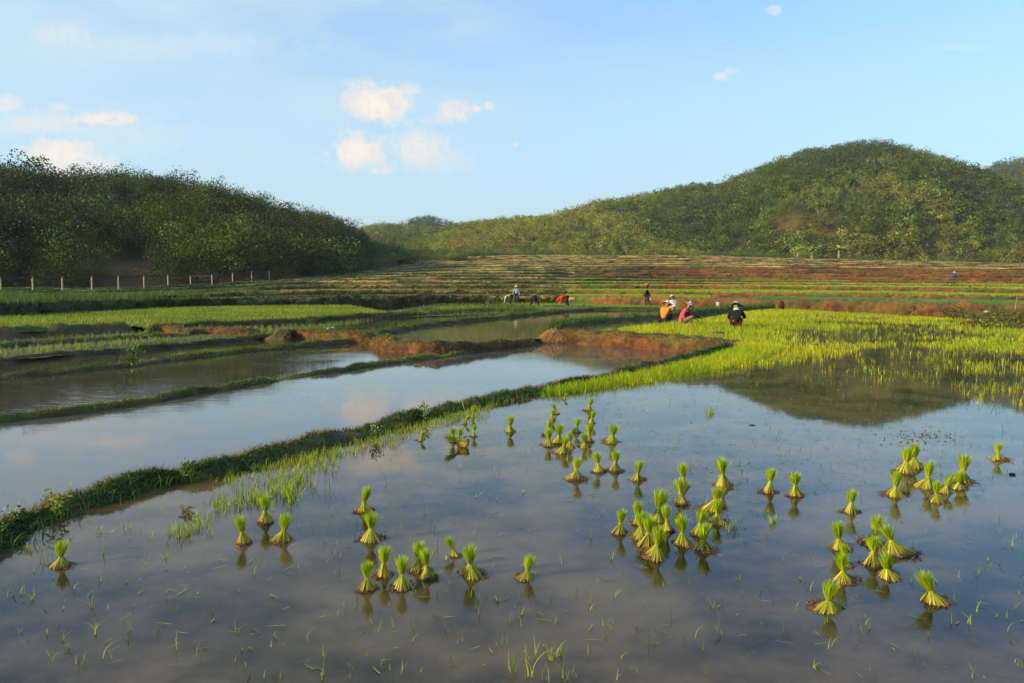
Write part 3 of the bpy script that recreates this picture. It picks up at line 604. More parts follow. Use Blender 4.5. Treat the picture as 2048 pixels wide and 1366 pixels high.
# floating bits
flo = Bag(); N = 760; Q = []
while len(Q) < N:
    x, y = rng.uniform(0, 2100), 700+rng.uniform(0, 1)**1.3*660
    mx = np.interp(y, [690, 755, 800, 850, 895, 960, 1095], [1500, 1270, 1060, 860, 700, 480, 20])
    wgt = np.exp(-((x-1560)/420)**2)*np.exp(-((y-900)/90)**2)+.10
    if x < mx+15 or rng.uniform() > wgt: continue
    Q.append(at(x, y, .006))
for (x, y) in [(1040, 1200), (1010, 1198), (1030, 1215), (280, 1160), (292, 1150), (1330, 1250), (1405, 1190), (1715, 1245), (790, 1265), (1950, 1285), (1180, 1205), (1130, 1222), (590, 1135), (575, 1137), (345, 1182), (365, 1183), (850, 1195), (875, 1190)]+[(1830+rng.normal(0, 35), 868+rng.normal(0, 14)) for _ in range(60)]+[(1700+rng.normal(0, 90), 1015+rng.normal(0, 90)) for _ in range(50)]+[(1470+rng.normal(0, 40), 1000+rng.normal(0, 50)) for _ in range(40)]+[(1225+rng.normal(0, 60), 800+rng.normal(0, 20)) for _ in range(50)]:
    Q.append(at(x, y, .006))
Q = np.array(Q); n = len(Q); a = rng.uniform(0, 6.28, n); l = rng.uniform(.02, .11, n)*np.interp(Q[:, 1], [3, 10, 22], [.8, 1.2, 1.6]); t = np.linspace(-.5, .5, 4)
bend = rng.normal(0, .05, n); R = Q[:, None]+np.stack([np.cos(a)[:, None]*l[:, None]*t-np.sin(a)[:, None]*(t**2)*(l*bend)[:, None]*4, np.sin(a)[:, None]*l[:, None]*t+np.cos(a)[:, None]*(t**2)*(l*bend)[:, None]*4, .0+0*t[None]*l[:, None]+np.abs(rng.normal(0, .004, n))[:, None]], 2)
pal = np.array([(.22, .33, .03), (.34, .36, .06), (.12, .20, .03), (.10, .07, .03), (.40, .33, .14)]); flo.ribbons(R, rng.uniform(.004, .009, n)*np.interp(Q[:, 1], [3, 12, 22], [1, 1.4, 2.2]), pal[rng.choice(5, n, p=[.35, .25, .2, .12, .08])], np.stack([-np.sin(a), np.cos(a), 0*a], 1), .3)
N = 190; q2 = np.array([at(1850+rng.normal(0, 40), 874+rng.normal(0, 7), .0) for _ in range(150)]+[at(rng.uniform(1150, 2048), rng.uniform(770, 960), .0) for _ in range(N-150)]); flo.leaves(q2, rng.uniform(.015, .04, N), varcol((.08, .06, .03), N, .3), droop=0)
tag(flo.build('floating_debris', M_grass), 'loose rice leaves, weeds and brown specks floating on the near paddy', 'debris', kind='stuff')
# clods rising from the mud
# bund vegetation
gb = Bag()
Vb = BUNDS['earth_bank']; nu, nv = Vb.shape[:2]; BPX = proj(Vb[:, nv//2])[0]; BD = Vb[:, nv//2, 1]
def on_bund(V, n, j0, j1, wt=None):
    i = rng.choice(len(V), n, p=wt); j = rng.integers(j0, j1, n); i2 = np.clip(i+1, 0, len(V)-1); f = rng.uniform(size=(n, 1))
    return V[i, j]*(1-f)+V[i2, j]*f, j/(V.shape[1]-1)
wt = 1/np.clip(BD, 4, 30)**.9; wt[(BPX < -500)] *= .1; wt /= wt.sum()
P, j = on_bund(Vb, 32000, 17, nv, wt)   # foliage on the camera side
nn_ = fbm(P[:, 0]*1.6, P[:, 1]*1.6, 4.); k = rng.uniform(size=len(P)) < np.clip(.26+nn_*2.6-.9*np.clip(.40-j[:len(nn_)], 0, 1), .03, 1); P = P[k]; D = P[:, 1]
P = P+rng.normal(0, .010, P.shape); P[:, 2] += rng.uniform(0, .02, len(P)); gb.leaves(P, rng.uniform(.018, .042, len(P))*np.interp(D, [4, 10, 25], [.8, 1.2, 2.0]), varcol((.038, .085, .014), len(P), .45), aspect=.5)
P, j = on_bund(Vb, 14000, 16, nv, wt); nn_ = fbm(P[:, 0]*1.2, P[:, 1]*1.2, 14.); k = rng.uniform(size=len(P)) < np.clip(.24+nn_*2.4, .03, 1); P = P[k]
blades(gb, P, rng.uniform(.025, .075, len(P))*np.interp(P[:, 1], [4, 20], [.9, 1.5]), np.interp(P[:, 1], [4, 10, 25], [.006, .008, .016]), rng.uniform(.2, 1.2, len(P)), varcol((.050, .12, .016), len(P), .45), 4)
P, j = on_bund(Vb, 18000, 4, 19, wt); dry = rng.uniform(size=len(P)) < np.clip(.6+fbm(P[:, 0]*.7, P[:, 1]*.7, 5.)*2, .2, .9); cc = np.where(dry[:, None], varcol((.19, .13, .05), len(P), .4), varcol((.085, .13, .025), len(P), .3))
blades(gb, P, rng.uniform(.025, .075, len(P))*np.interp(P[:, 1], [4, 20], [1, 1.6]), np.interp(P[:, 1], [4, 10, 25], [.004, .006, .013]), rng.uniform(.3, 1.5, len(P)), cc, 3)
i = rng.choice(len(Vb), 1200, p=wt); P = Vb[i, nv-4]+rng.normal(0, .05, (1200, 3)); P[:, 2] = .0; blades(gb, P, rng.uniform(.06, .15, 1200), .006, rng.uniform(.2, 1.3, 1200), varcol((.09, .20, .02), 1200, .3), 5)
def grass_line(bag, V, n, h, w, c1, c2, j0=None, j1=None, lean=.6, dens=None, segs=2):
    nvv = V.shape[1]; P, j = on_bund(V, n, j0 if j0 is not None else 3, j1 if j1 is not None else nvv-3); m = np.clip(.75+fbm(P[:, 0]*.6, P[:, 1]*.6, 7.)*1.6, .1, 1) > rng.uniform(size=n); P = P[m]
    t = np.clip(.5+fbm(P[:, 0]*.5, P[:, 1]*.5, 2.)*1.6+rng.normal(0, .2, len(P)), 0, 1)
    blades(bag, P, h*rng.uniform(.4, 1.3, len(P)), w, rng.uniform(.1, 1, len(P))*lean*1.6, cmix(c1, c2, t)*np.exp(rng.normal(0, .25, len(P)))[:, None], segs)
BL = list(BUNDS.values())
GD, GL, DRY = (.055, .10, .018), (.15, .22, .03), (.22, .17, .07)
grass_line(gb, BL[1], 3500, .06, .012, DRY, (.10, .12, .03))     # red bank rim
grass_line(gb, BL[2], 9000, .26, .02, (.05, .13, .02), (.08, .17, .025))
grass_line(gb, BL[3], 11000, .065, .009, GD, GL, 7, None)
grass_line(gb, BL[4], 9000, .11, .014, GD, GL)
for q in (5, 6): grass_line(gb, BL[q], 6000, .12, .018, GD, GL)
grass_line(gb, BL[7], 3500, .12, .018, (.04, .06, .018), (.09, .10, .03))
for q in (8, 9): grass_line(gb, BL[q], 700, .12, .018, DRY, GL)
grass_line(gb, BL[10], 5000, .13, .02, (.05, .075, .018), GL)
for q in (11, 12): grass_line(gb, BL[q], 3500, .09, .014, DRY, GL, 0, None)
grass_line(gb, BL[13], 9000, .15, .02, GD, (.14, .19, .03)); grass_line(gb, BL[14], 7000, .18, .024, GD, (.14, .18, .03))
for (px0, n_, hh) in [(1050, 60, .30), (1180, 10, .2), (915, 20, .3)]: pass
for q in (1, 11, 12):
    P, j = on_bund(BL[q], 2600, 4, BL[q].shape[1]-6 if q > 1 else BL[q].shape[1]-4); blades(gb, P, rng.uniform(.03, .12, len(P)), .014, rng.uniform(.5, 2, len(P)), cmix((.16, .11, .04), (.06, .08, .018), rng.uniform(size=len(P))), 2)
tag(gb.build('bank_grass', M_grass), 'wild grass and weeds growing on the earth banks between the ponds', 'grass', kind='stuff')
# planted rows: left strips and fields
rf = Bag()
def rows(poly_px, z, dx, dy, ang, h, w, c1, c2, nb=3, jit=.3, lean=.35, gap=0., segs=2, world=None):
    P = np.array([at(x, y, z)[:2] for x, y in poly_px] if world is None else world); c = P.mean(0); R = np.abs(P-c).max()*1.5; X, Y = np.meshgrid(np.arange(-R, R, dx), np.arange(-R, R, dy)); q = np.stack([X.ravel(), Y.ravel()], 1)+rng.normal(0, 1, (X.size, 2))*[dx*jit, dy*jit]
    ca, sa = math.cos(ang), math.sin(ang); q = q@np.array([[ca, sa], [-sa, ca]])+c; q = q[inpoly(q[:, 0], q[:, 1], P)]; D = q[:, 1]; q = q[(np.abs(q[:, 0]) < D*.8+3)]
    q = q[rng.uniform(size=len(q)) > gap]; tufts(rf, np.c_[q, np.full(len(q), z)], nb, h, w, c1, c2, lean, .025, segs)
rows([(-400, 830), (0, 716), (200, 697), (400, 681), (560, 670), (400, 676), (280, 681), (0, 703)], -.36, .26, .2, .5, .22, .022, (.14, .22, .03), (.24, .30, .05), 4, .22)
rows([(-400, 770), (0, 692), (140, 681), (280, 672), (390, 672), (290, 668), (120, 677), (0, 686)], -.36, .28, .2, .5, .20, .022, (.12, .19, .03), (.20, .26, .04), 4, .22)
rows([(470, 668), (540, 670), (600, 667), (700, 650), (760, 640), (560, 651), (450, 661)], -.34, .3, .2, .3, .22, .024, (.15, .24, .03), (.23, .30, .05), 4, .25)
rows([(-300, 705), (0, 675), (280, 659), (560, 647), (770, 631), (720, 619), (640, 617), (400, 619), (200, 631), (0, 640), (-300, 655)], -.12, .22, .22, .35, .18, .030, (.17, .25, .018), (.27, .33, .03), 4, .3, world=GW)
rows([(830, 634), (1010, 629), (1100, 622), (1020, 605), (900, 606), (800, 622)], ZD+.02, .3, .3, .2, .24, .035, (.07, .12, .02), (.15, .20, .03), 4, .5, gap=.35)
rows([(1000, 612), (1060, 614), (1150, 613), (1330, 618), (1340, 607), (1180, 603), (1010, 605)], ZD, .24, .24, .1, .22, .03, (.18, .30, .02), (.24, .34, .03), 4, .3)
rows([(870, 622), (960, 619), (960, 613), (880, 616)], ZD, .25, .25, .1, .2, .03, (.20, .32, .02), (.26, .36, .03), 4, .3)
rows([(960, 624), (1100, 622), (1180, 618), (1100, 620), (960, 620)], ZD+.1, .25, .3, .1, .2, .04, GD, GL, 4, .4)
tag(rf.build('rice_rows', M_rice), 'young rice planted in rows across the middle and left paddies', 'rice', kind='stuff')
# terraces: rim grass, riser grass, crops, weeds
tg = Bag()
def strip_pts(k, n, a, b, pxr=(-300, 2350)):
    A, B = RIMS[k][a], RIMS[k][b]; m = np.where((pxs >= pxr[0]) & (pxs <= pxr[1]))[0]; i = rng.choice(m[:-1], n); f = rng.uniform(size=(n, 1)); g_ = rng.uniform(size=(n, 1)); p = A[i]*(1-f)+A[i+1]*f; q = B[i]*(1-f)+B[i+1]*f; return p*(1-g_)+q*g_, pxs[i]
for k in range(NK):
    D0 = TD[k].mean(); w0 = .00040*D0; h0 = .13+.0005*D0
    P, px = strip_pts(k, 7000 if k < 5 else 4500, 0, 0); P = P+rng.normal(0, .12, P.shape)*[1, 1, .1]; n = fbm(P[:, 0]*.3, P[:, 1]*.3, k*2.); wl = px < 480; red = (px > 1130) & (k < 9)
    c = np.where(wl[:, None], varcol((.06, .095, .02), len(P)), varcol((.34, .28, .11), len(P), .2)); gsel = rng.uniform(size=len(P)) < np.clip(.5+n*1.8, .03, .95); c = np.where((gsel & ~wl)[:, None], varcol((.09, .13, .025), len(P)), c)
    kp_ = rng.uniform(size=len(P)) < np.where(red, .35, .95); P, c = P[kp_], c[kp_]
    blades(tg, P-[0, 0, .03], h0*rng.uniform(.5, 1.3, len(P))*.8, w0, rng.uniform(.2, 1.1, len(P)), c, 2)
    P, px = strip_pts(k, 9000 if k < 6 else 4200, 0, 1); n = fbm(P[:, 0]*.35, P[:, 1]*.35+P[:, 2], k*5.+1); red = (px > 1130) & (k < 9); wl = px < 480
    kp_ = rng.uniform(size=len(P)) < np.where(red, np.clip(n*2.2+.08, 0, .7), np.clip(.75+n*1.5, .1, 1)); P, px, n, wl = P[kp_], px[kp_], n[kp_], wl[kp_]
    t = np.clip(.45+n*1.3+rng.normal(0, .25, len(P)), 0, 1); c = cmix((.12, .09, .03), (.045, .075, .015), t)*np.exp(rng.normal(0, .25, len(P)))[:, None]; c = np.where(wl[:, None], varcol((.045, .07, .018), len(P)), c)
    blades(tg, P+[0, -.08, -.02], h0*rng.uniform(.5, 1.4, len(P)), w0*1.1, rng.uniform(.3, 1.4, len(P)), c, 2)
TB, TY = (.19, .30, .015), (.28, .36, .02)
# bright rice strips on the right-hand terraces
for k, n_, pr, c1, c2, h in [(0, 16000, (1110, 1420), TB, TY, .22), (0, 26000, (1505, 2350), (.08, .17, .05), (.12, .22, .06), .18), (1, 24000, (1060, 2350), TB, TY, .22), (2, 14000, (1080, 2350), TB, TY, .2), (3, 12000, (1100, 2350), TB, TY, .2), (4, 6000, (1150, 1700), TB, (.2, .26, .04), .2), (1, 7000, (-300, 560), (.09, .15, .03), (.13, .19, .04), .25), (0, 12000, (250, 620), (.10, .19, .03), (.14, .24, .03), .2)]:
    P, px = strip_pts(k, n_, 2, 3, pr); tufts(tg, P, 3, h, .00045*TD[k].mean(), c1, c2, .3, .05, 2)
# stubble rows on the middle terraces
for k in range(0, 14):
    P, px = strip_pts(k, 7000, 2, 3, (560, 1120)); tufts(tg, P, 3, .22, .0005*TD[k].mean(), (.30, .25, .11), (.14, .17, .04), .3, .06, 1)
for k, n_, hh_ in ((0, 26000, .30), (1, 14000, .26), (2, 9000, .25)):
    P, px = strip_pts(k, n_, 0, 1, (-300, 1130)); wl = px < 520+rng.normal(0, 60, n_); n = fbm(P[:, 0]*.5, P[:, 1]*.5, k+31.); cc = np.where(wl[:, None], varcol((.045, .075, .018), n_, .35), cmix((.13, .10, .035), (.055, .085, .018), .5+n*2)*np.exp(rng.normal(0, .3, n_))[:, None]); blades(tg, P+[0, -.1, 0], hh_*rng.uniform(.5, 1.5, n_), .035, rng.uniform(.3, 1.5, n_), cc, 2)
# tall grass at left
P, px = strip_pts(0, 14000, 0, 3, (-300, 420)); n = fbm(P[:, 0]*.25, P[:, 1]*.25, 3.); k_ = rng.uniform(size=len(P)) < np.clip(.9-(px-150)/330+n, 0, 1); P = P[k_]; blades(tg, P, rng.uniform(.35, .95, len(P)), .03, rng.uniform(.1, .9, len(P)), varcol((.075, .145, .022), len(P), .3), 3)
P, px = strip_pts(1, 9000, 0, 3, (-300, 520)); n = fbm(P[:, 0]*.25, P[:, 1]*.25, 6.); k_ = rng.uniform(size=len(P)) < np.clip(.5+n*2, 0, 1); P = P[k_]; blades(tg, P, rng.uniform(.3, .8, len(P)), .035, rng.uniform(.1, .9, len(P)), varcol((.085, .15, .025), len(P), .3), 3)
# weeds
for q in range(520):
    k = rng.integers(0, 13); P, px = strip_pts(k, 1, 0, 1, (430, 1130) if rng.uniform() < .8 else (1130, 2300)); s = rng.uniform(.25, .75); m = 26
    d = rng.normal(size=(m, 3))*[s*.5, s*.5, s*.45]; tg.leaves(P+d+[0, 0, s*.4], s*.34, varcol((.05, .095, .02) if rng.uniform() < .8 else (.13, .15, .03), m, .25))
# bushy weeds at the far right end of the near field
P = sample_world([(1880, 640), (2048, 655), (2250, 665), (2250, 625), (2048, 618), (1900, 622)], 0, 26); P = P+rng.normal(0, .1, P.shape); P[:, 2] = np.abs(P[:, 2])+.1+np.clip(fbm(P[:, 0]*.5, P[:, 1]*.5)*.6, 0, .5)
tg.leaves(P, .13, varcol((.075, .105, .022), len(P), .35)); 
tag(tg.build('terrace_grass', M_grass), 'dry and green grass, stubble and young rice on the stepped terraces', 'grass', kind='stuff')
# ------------------------------------------------------------------ bundles of rice seedlings
M_bundle = attrmat('bundle_leaf', .5, .3, 30., .1, trans=.38)
M_root = attrmat('roots', .9, .2, 40., .35)
M_tie = plain('bamboo_tie', (.45, .33, .12), .7, ns=30, na=.3)
def bundle_parts(seed, lean, flare, waist, lying=False):
    r = np.random.default_rng(seed); N = 170; parts = []
    # stems: from the waist down to the spread base (unit height 1)
    a = r.uniform(0, 6.283, N); q = np.sqrt(r.uniform(0, 1, N)); t = np.linspace(0, 1, 4)
    rb = flare*q*(1+.22*np.sin(a*2+seed)+r.normal(0, .06, N)); bx, by = rb*np.cos(a), rb*np.sin(a); bz = .03+.10*(1-q)*r.uniform(0, 1, N)+r.uniform(0, .03, N)
    wx, wy = .048*q*np.cos(a), .048*q*np.sin(a); wz = waist+r.normal(0, .012, N)
    lx, ly = lean[0]*waist, lean[1]*waist
    k = t[None]**.8; P = np.stack([wx[:, None]*(1-t)+bx[:, None]*(t**1.25)+lx*(1-t), wy[:, None]*(1-t)+by[:, None]*(t**1.25)+ly*(1-t), wz[:, None]*(1-k)+bz[:, None]*k+.05*np.sin(t*3.14)[None]*q[:, None]], 2)
    ct = varc(r, (.34, .42, .02), N, .5); cb = varc(r, (.44, .36, .06), N, .6); tt = t[None, :, None]
    B = Bag(); B.ribbons(P[:, ::-1], r.uniform(.016, .028, N), (ct[:, None]*(1-tt)+cb[:, None]*tt)[:, ::-1], np.stack([-np.sin(a), np.cos(a), 0*a], 1), .7); parts.append(('stems', B, M_bundle))
    # leaves: above the waist
    M = 230; a = r.uniform(0, 6.283, M); q = np.sqrt(r.uniform(0, 1, M)); H = (1-waist)*np.where(r.uniform(size=M) < .15, r.uniform(.5, .8, M), r.uniform(.8, 1.10, M))*(1.03-.08*q); t = np.linspace(0, 1, 6)
    sp = (.042*q)[:, None]+(.155*q+r.uniform(-.03, .05, M))[:, None]*(t**.85)[None]+(np.where(r.uniform(size=M) < .08, r.uniform(.05, .14, M), 0))[:, None]*t[None]**2
    X = np.cos(a)[:, None]*sp+lx+lean[2]*(1-waist)*t[None]; Y = np.sin(a)[:, None]*sp+ly+lean[3]*(1-waist)*t[None]; Z = waist-.03+H[:, None]*t[None]*(1-.12*q[:, None]*t[None])
    cb = varc(r, (.50, .52, .02), M, .25); ct = varc(r, (.33, .47, .012), M, .30); tt = np.clip(t*1.6, 0, 1)[None, :, None]
    B = Bag(); B.ribbons(np.stack([X, Y, Z], 2), r.uniform(.014, .026, M), cb[:, None]*(1-tt)+ct[:, None]*tt, np.stack([-np.sin(a+r.normal(0, .8, M)), np.cos(a), 0*a], 1), .06); parts.append(('leaves', B, M_bundle))
    # muddy roots
    B = Bag(); K = 260; a = r.uniform(0, 6.283, K); rr = flare*(.68+.50*r.uniform(0, 1, K)**.8)*(1+.22*np.sin(a*2+seed*1.3)+.1*np.sin(a*5)); c = np.stack([rr*np.cos(a), rr*np.sin(a), r.uniform(.0, .10, K)], 1)
    t = np.linspace(0, 1, 3); d = r.normal(size=(K, 3))*[.05, .05, .02]; d[:, 2] -= .02; c2 = c[:, None]+d[:, None]*t[None, :, None]*1.4
    B.ribbons(c2, r.uniform(.012, .03, K), varc(r, (.17, .085, .045), K, .4), None, .4); B.leaves(c*[.97, .97, 1.], r.uniform(.03, .06, K), varc(r, (.10, .055, .032), K, .4))
    # mud core so the base is solid
    n1, n2 = 20, 5; A = np.linspace(0, 6.2832, n1); rad = flare*np.array([1.02, .98, .86, .55, .0]); zz = np.array([-.04, .02, .055, .10, .14])
    V = np.stack([np.cos(A)[:, None]*rad*(1+.12*np.sin(A*3+seed))[:, None], np.sin(A)[:, None]*rad*(1+.12*np.sin(A*2+seed))[:, None], np.broadcast_to(zz, (n1, n2))+r.normal(0, .006, (n1, n2))], -1); V[-1] = V[0]
    B.add(V, gridfaces(n1, n2), varc(r, (.095, .055, .03), n1*n2, .25)); parts.append(('roots', B, M_root))
    # tie
    B = Bag(); n1, n2 = 18, 8; A = np.linspace(0, 6.2832, n1); Bt = np.linspace(0, 6.2832, n2); R0, r0 = .050, .013
    V = np.stack([(R0+r0*np.cos(Bt)[None])*np.cos(A)[:, None]+lx, (R0+r0*np.cos(Bt)[None])*np.sin(A)[:, None]+ly, waist+r0*1.3*np.sin(Bt)[None]+.012*np.sin(A)[:, None]], -1); B.add(V, gridfaces(n1, n2), (.5, .4, .2))
    e = r.uniform(0, 6.283, 2); t = np.linspace(0, 1, 4); P = np.stack([np.stack([np.cos(x)*(.05+.10*t)+lx, np.sin(x)*(.05+.10*t)+ly, waist-.10*t*r.uniform(-.3, 1.5)], 1) for x in e]); B.ribbons(P, .018, np.full((2, 3), .5), None, .5); parts.append(('tie', B, M_tie))
    return parts
def varc(r, base, N, v): return np.clip(np.asarray(base)*np.exp(r.normal(0, v, N))[:, None]*(1+r.normal(0, .07, (N, 3))), 0, 1)
# lean tuple: waist x, waist y, top x, top y (per unit height); flare = base radius per height; waist height
VAR = {'u1': ((0, 0, .02, 0), .29, .42), 'u2': ((.02, 0, .03, .02), .26, .40), 'u3': ((-.02, 0, -.02, 0), .24, .41), 'w': ((0, 0, .02, 0), .36, .38), 'n': ((.01, 0, .02, 0), .20, .40),
       'r': ((.16, 0, .30, 0), .27, .40), 'l': ((-.16, 0, -.34, 0), .28, .38), 'rw': ((.16, 0, .14, 0), .42, .42), 's': ((0, 0, .02, 0), .38, .33), 't': ((.06, 0, .14, 0), .27, .39)}
PROTO = {}
def make_bundle(var, sd=0):
    lean, fl, wa = VAR[var]; wa += .03*sd; fl *= 1-.08*sd; root = empty('seedling_bundle')
    for nm, B, m in bundle_parts(hash_(var)+sd*31, lean, fl, wa): B.build(nm, m, root)
    return root
def hash_(s): return sum(ord(ch)*(i+3) for i, ch in enumerate(s))+100
def copy_tree(o, parent=None):
    c = o.copy(); C.objects.link(c)
    if parent: c.parent = parent
    for ch in list(o.children): copy_tree(ch, c)
    return c
BD_ = [
 (118, 1137, 1086, 's', 'seedling bundle standing alone at far left with brown root lump and trailing pale tie'),
 (486, 1090, 1036, 'u3', 'upright bundle, leftmost of the three in front of the rice sprouts at left'),
 (529, 1049, 994, 'u3', 'bundle touching the rice sprouts, rear one of the three near the bank'),
 (562, 1086, 1029, 'w', 'bundle with roots spread right, rightmost of the three near the bank'),
 (725, 1027, 980, 'r', 'small bundle leaning right, just behind a bigger upright one'),
 (740, 1085, 1028, 'w', 'wide based bundle directly in front of the small one leaning right'),
 (733, 1185, 1126, 'u1', 'front left bundle of the group at the lower middle'),
 (765, 1157, 1094, 'u2', 'bundle second from left in the lower middle group, set back'),
 (802, 1179, 1116, 'w', 'bundle with a pale root strand down its front, lower middle group'),
 (838, 1147, 1088, 'u1', 'bundle with reddish roots half hidden behind its neighbour, lower middle group'),
 (856, 1160, 1102, 'u3', 'bundle overlapping the reddish rooted one, lower middle group'),
 (910, 1116, 1077, 'l', 'bundle toppled to the left beside the large rusty rooted bundle'),
 (943, 1157, 1091, 'w', 'large bundle with a skirt of rusty roots, right end of lower middle group'),
 (1053, 1161, 1112, 's', 'squat yellow based bundle standing alone right of the lower middle group'),
 (840, 884, 862, 'r', 'small slanting bundle alone in the water beside the grassy bank'),
 (906, 886, 857, 'u3', 'left of two upright bundles behind the fallen brown rooted one'),
 (915, 887, 858, 'u2', 'right of two upright bundles behind the fallen brown rooted one'),
 (912, 896, 880, 'LY', 'fallen bundle lying on its side with brown roots pointing right'),
 (947, 876, 852, 'u2', 'small bundle just right of the fallen one'),
 (929, 851, 832, 'r', 'tiny slanting bundle at the foot of the grassy bank'),
 (945, 838, 813, 'n', 'slim bundle touching the bank grass behind the tiny slanting one'),
 (1020, 867, 834, 't', 'bundle leaning right alone between the bank and the centre cluster'),
 (1128, 802, 788, 'r', 'farthest bundle, low and slanting, near the end of the grassy bank'),
 (1177, 824, 799, 't', 'small far bundle with dark roots, right of the farthest slanting one'),
 (1183, 850, 824, 't', 'small bundle directly in front of the far dark rooted one'),
 (1113, 831, 810, 'l', 'far bundle leaning left at the back of the centre cluster'),
 (1104, 845, 822, 'n', 'narrow bundle in front of the left leaning one in the centre cluster'),
 (1094, 874, 843, 'u2', 'leftmost bundle of the centre cluster'),
 (1117, 889, 851, 'u1', 'yellow stemmed bundle in the middle of the centre cluster'),
 (1097, 895, 859, 'w', 'wide bundle at the front left of the centre cluster'),
 (1124, 910, 875, 'rw', 'bundle with a big brown root mound at the very front of the centre cluster'),
 (1140, 899, 866, 'u2', 'bundle just behind and right of the front root mound, centre cluster'),
 (1152, 869, 839, 't', 'slanted bundle at the rear middle of the centre cluster'),
 (1178, 887, 852, 'u2', 'rear one of the overlapping pair at the right side of the centre cluster'),
 (1169, 898, 868, 'w', 'shaded wide bundle, front one of the pair at the right of the centre cluster'),
 (1224, 889, 850, 'w', 'bundle on a round dark root base, alone right of the centre cluster'),
 (1150, 962, 918, 'rw', 'bundle with wide brown roots trailing left, below the centre cluster'),
 (1198, 947, 908, 'w', 'middle bundle of the row of three below the centre cluster'),
 (1232, 946, 904, 'u1', 'right bundle of the row of three, with dark root clump'),
 (1276, 964, 924, 't', 'narrow bundle tilting right, alone, left of the tall pairs'),
 (1368, 977, 929, 'n', 'rear bundle of the vertical pair in the right middle'),
 (1364, 1011, 960, 'u2', 'front bundle of the vertical pair in the right middle'),
 (1449, 976, 917, 'u3', 'tall narrow bundle behind the dark rooted pair'),
 (1427, 1024, 975, 'rw', 'rear bundle of the dark rooted pair, roots trailing left'),
 (1436, 1049, 1001, 'w', 'front bundle of the dark rooted pair'),
 (1240, 1071, 1022, 'u1', 'bundle standing at the left edge of the dense front cluster'),
 (1275, 1052, 1004, 'n', 'small bundle at the rear left of the dense front cluster'),
 (1315, 1049, 981, 'n', 'tallest rear bundle of the dense front cluster'),
 (1336, 1066, 1015, 'n', 'small greener bundle right of the tallest one, dense front cluster'),
 (1282, 1080, 1027, 'w', 'left bundle of the tight knot of three in the dense front cluster'),
 (1298, 1096, 1034, 'u1', 'middle bundle of the tight knot of three'),
 (1312, 1120, 1056, 'w', 'front bundle of the tight knot of three, on tangled brown roots'),
 (1367, 1093, 1034, 'u2', 'bundle between the tight knot and the right leaning pair'),
 (1397, 1073, 1019, 'u3', 'dark green rear bundle next to the one leaning right'),
 (1409, 1105, 1050, 't', 'bundle leaning right with pale roots, front right of the dense cluster'),
 (1540, 989, 939, 'u1', 'left one of two separate bundles in open water at right'),
 (1592, 996, 947, 'u2', 'right one of two separate bundles in open water at right'),
 (1704, 1029, 981, 'u1', 'lone bundle between the open water pair and the right hand groups'),
 (1813, 950, 901, 'w', 'big bundle on a broad rusty base in the rear right group'),
 (1833, 939, 890, 'w', 'bundle directly behind the big rusty based one'),
 (1793, 995, 946, 'w', 'bundle with red brown roots left of the rear right group'),
 (1859, 979, 928, 'rw', 'tall bundle at the back left of the cluster of five at the right'),
 (1892, 990, 953, 't', 'small slanted bundle in the middle of the cluster of five'),
 (1877, 1007, 965, 's', 'front bundle with a flat yellow skirt in the cluster of five'),
 (1929, 967, 914, 'w', 'rear right bundle of the cluster of five with dark roots'),
 (1920, 982, 943, 's', 'shaded green bundle in front of the dark rooted one, cluster of five'),
 (1998, 923, 890, 'rw', 'rightmost bundle, small, near the right edge of the water'),
 (1752, 1093, 1032, 'w', 'bundle on dark spread roots at the back of the lower right group'),
 (1681, 1102, 1045, 'u2', 'back left bundle of the lower right column'),
 (1692, 1135, 1089, 'u2', 'middle bundle of the lower right column, mostly hidden'),
 (1692, 1166, 1110, 's', 'front bundle of the lower right column with pale yellow base'),
 (1750, 1134, 1077, 'u1', 'bundle in the middle of the lower right group with dark roots at left'),
 (1799, 1112, 1053, 'rwx', 'bundle with dark roots trailing right, right side of the lower right group'),
 (1779, 1159, 1106, 's', 'front bundle of the lower right group with wide yellow skirt'),
 (1660, 1225, 1159, 's', 'nearest bundle, wide yellow skirt and ragged roots trailing right'),
 (1873, 1210, 1144, 's2', 'lone near bundle at lower right with leaves tilting left'),
]
VAR['rwx'] = ((-.20, 0, -.22, 0), .48, .42); VAR['s2'] = ((-.10, 0, -.20, 0), .34, .33)
brng = random.Random(5)
for (px, pb, pt, var, lab) in BD_:
    base = at(px, pb-3, 0.)
    lying = var == 'LY'; v = 'w' if lying else var
    D = base[1]; h = (pb-pt)/F*D*1.10
    if lying: h = .27
    sdv = brng.choice((-1, 0, 1)); kk = (v, sdv)
    if kk not in PROTO: PROTO[kk] = make_bundle(v, sdv); o = PROTO[kk]
    else: o = copy_tree(PROTO[kk])
    fr = VAR[v][1]*h*.8
    o.location = (base[0], base[1]+fr*.55, -.008)
    if lying: o.location = (base[0]+.10, base[1], .035); o.rotation_euler = (math.radians(8), math.radians(-68), math.radians(15))
    else: o.rotation_euler = (math.radians(brng.uniform(-9, 9)), math.radians(brng.uniform(-9, 9)), math.radians(brng.uniform(-22, 22)))
    s = h*1.03; o.scale = (s*brng.uniform(1.0, 1.28), s*brng.uniform(1.0, 1.28), s*brng.uniform(.95, 1.04))
    if lying: o.scale = (.19, .22, .27)
    tag(o, lab, 'seedling bundle', 'tied bundles of rice seedlings set out in the near paddy')

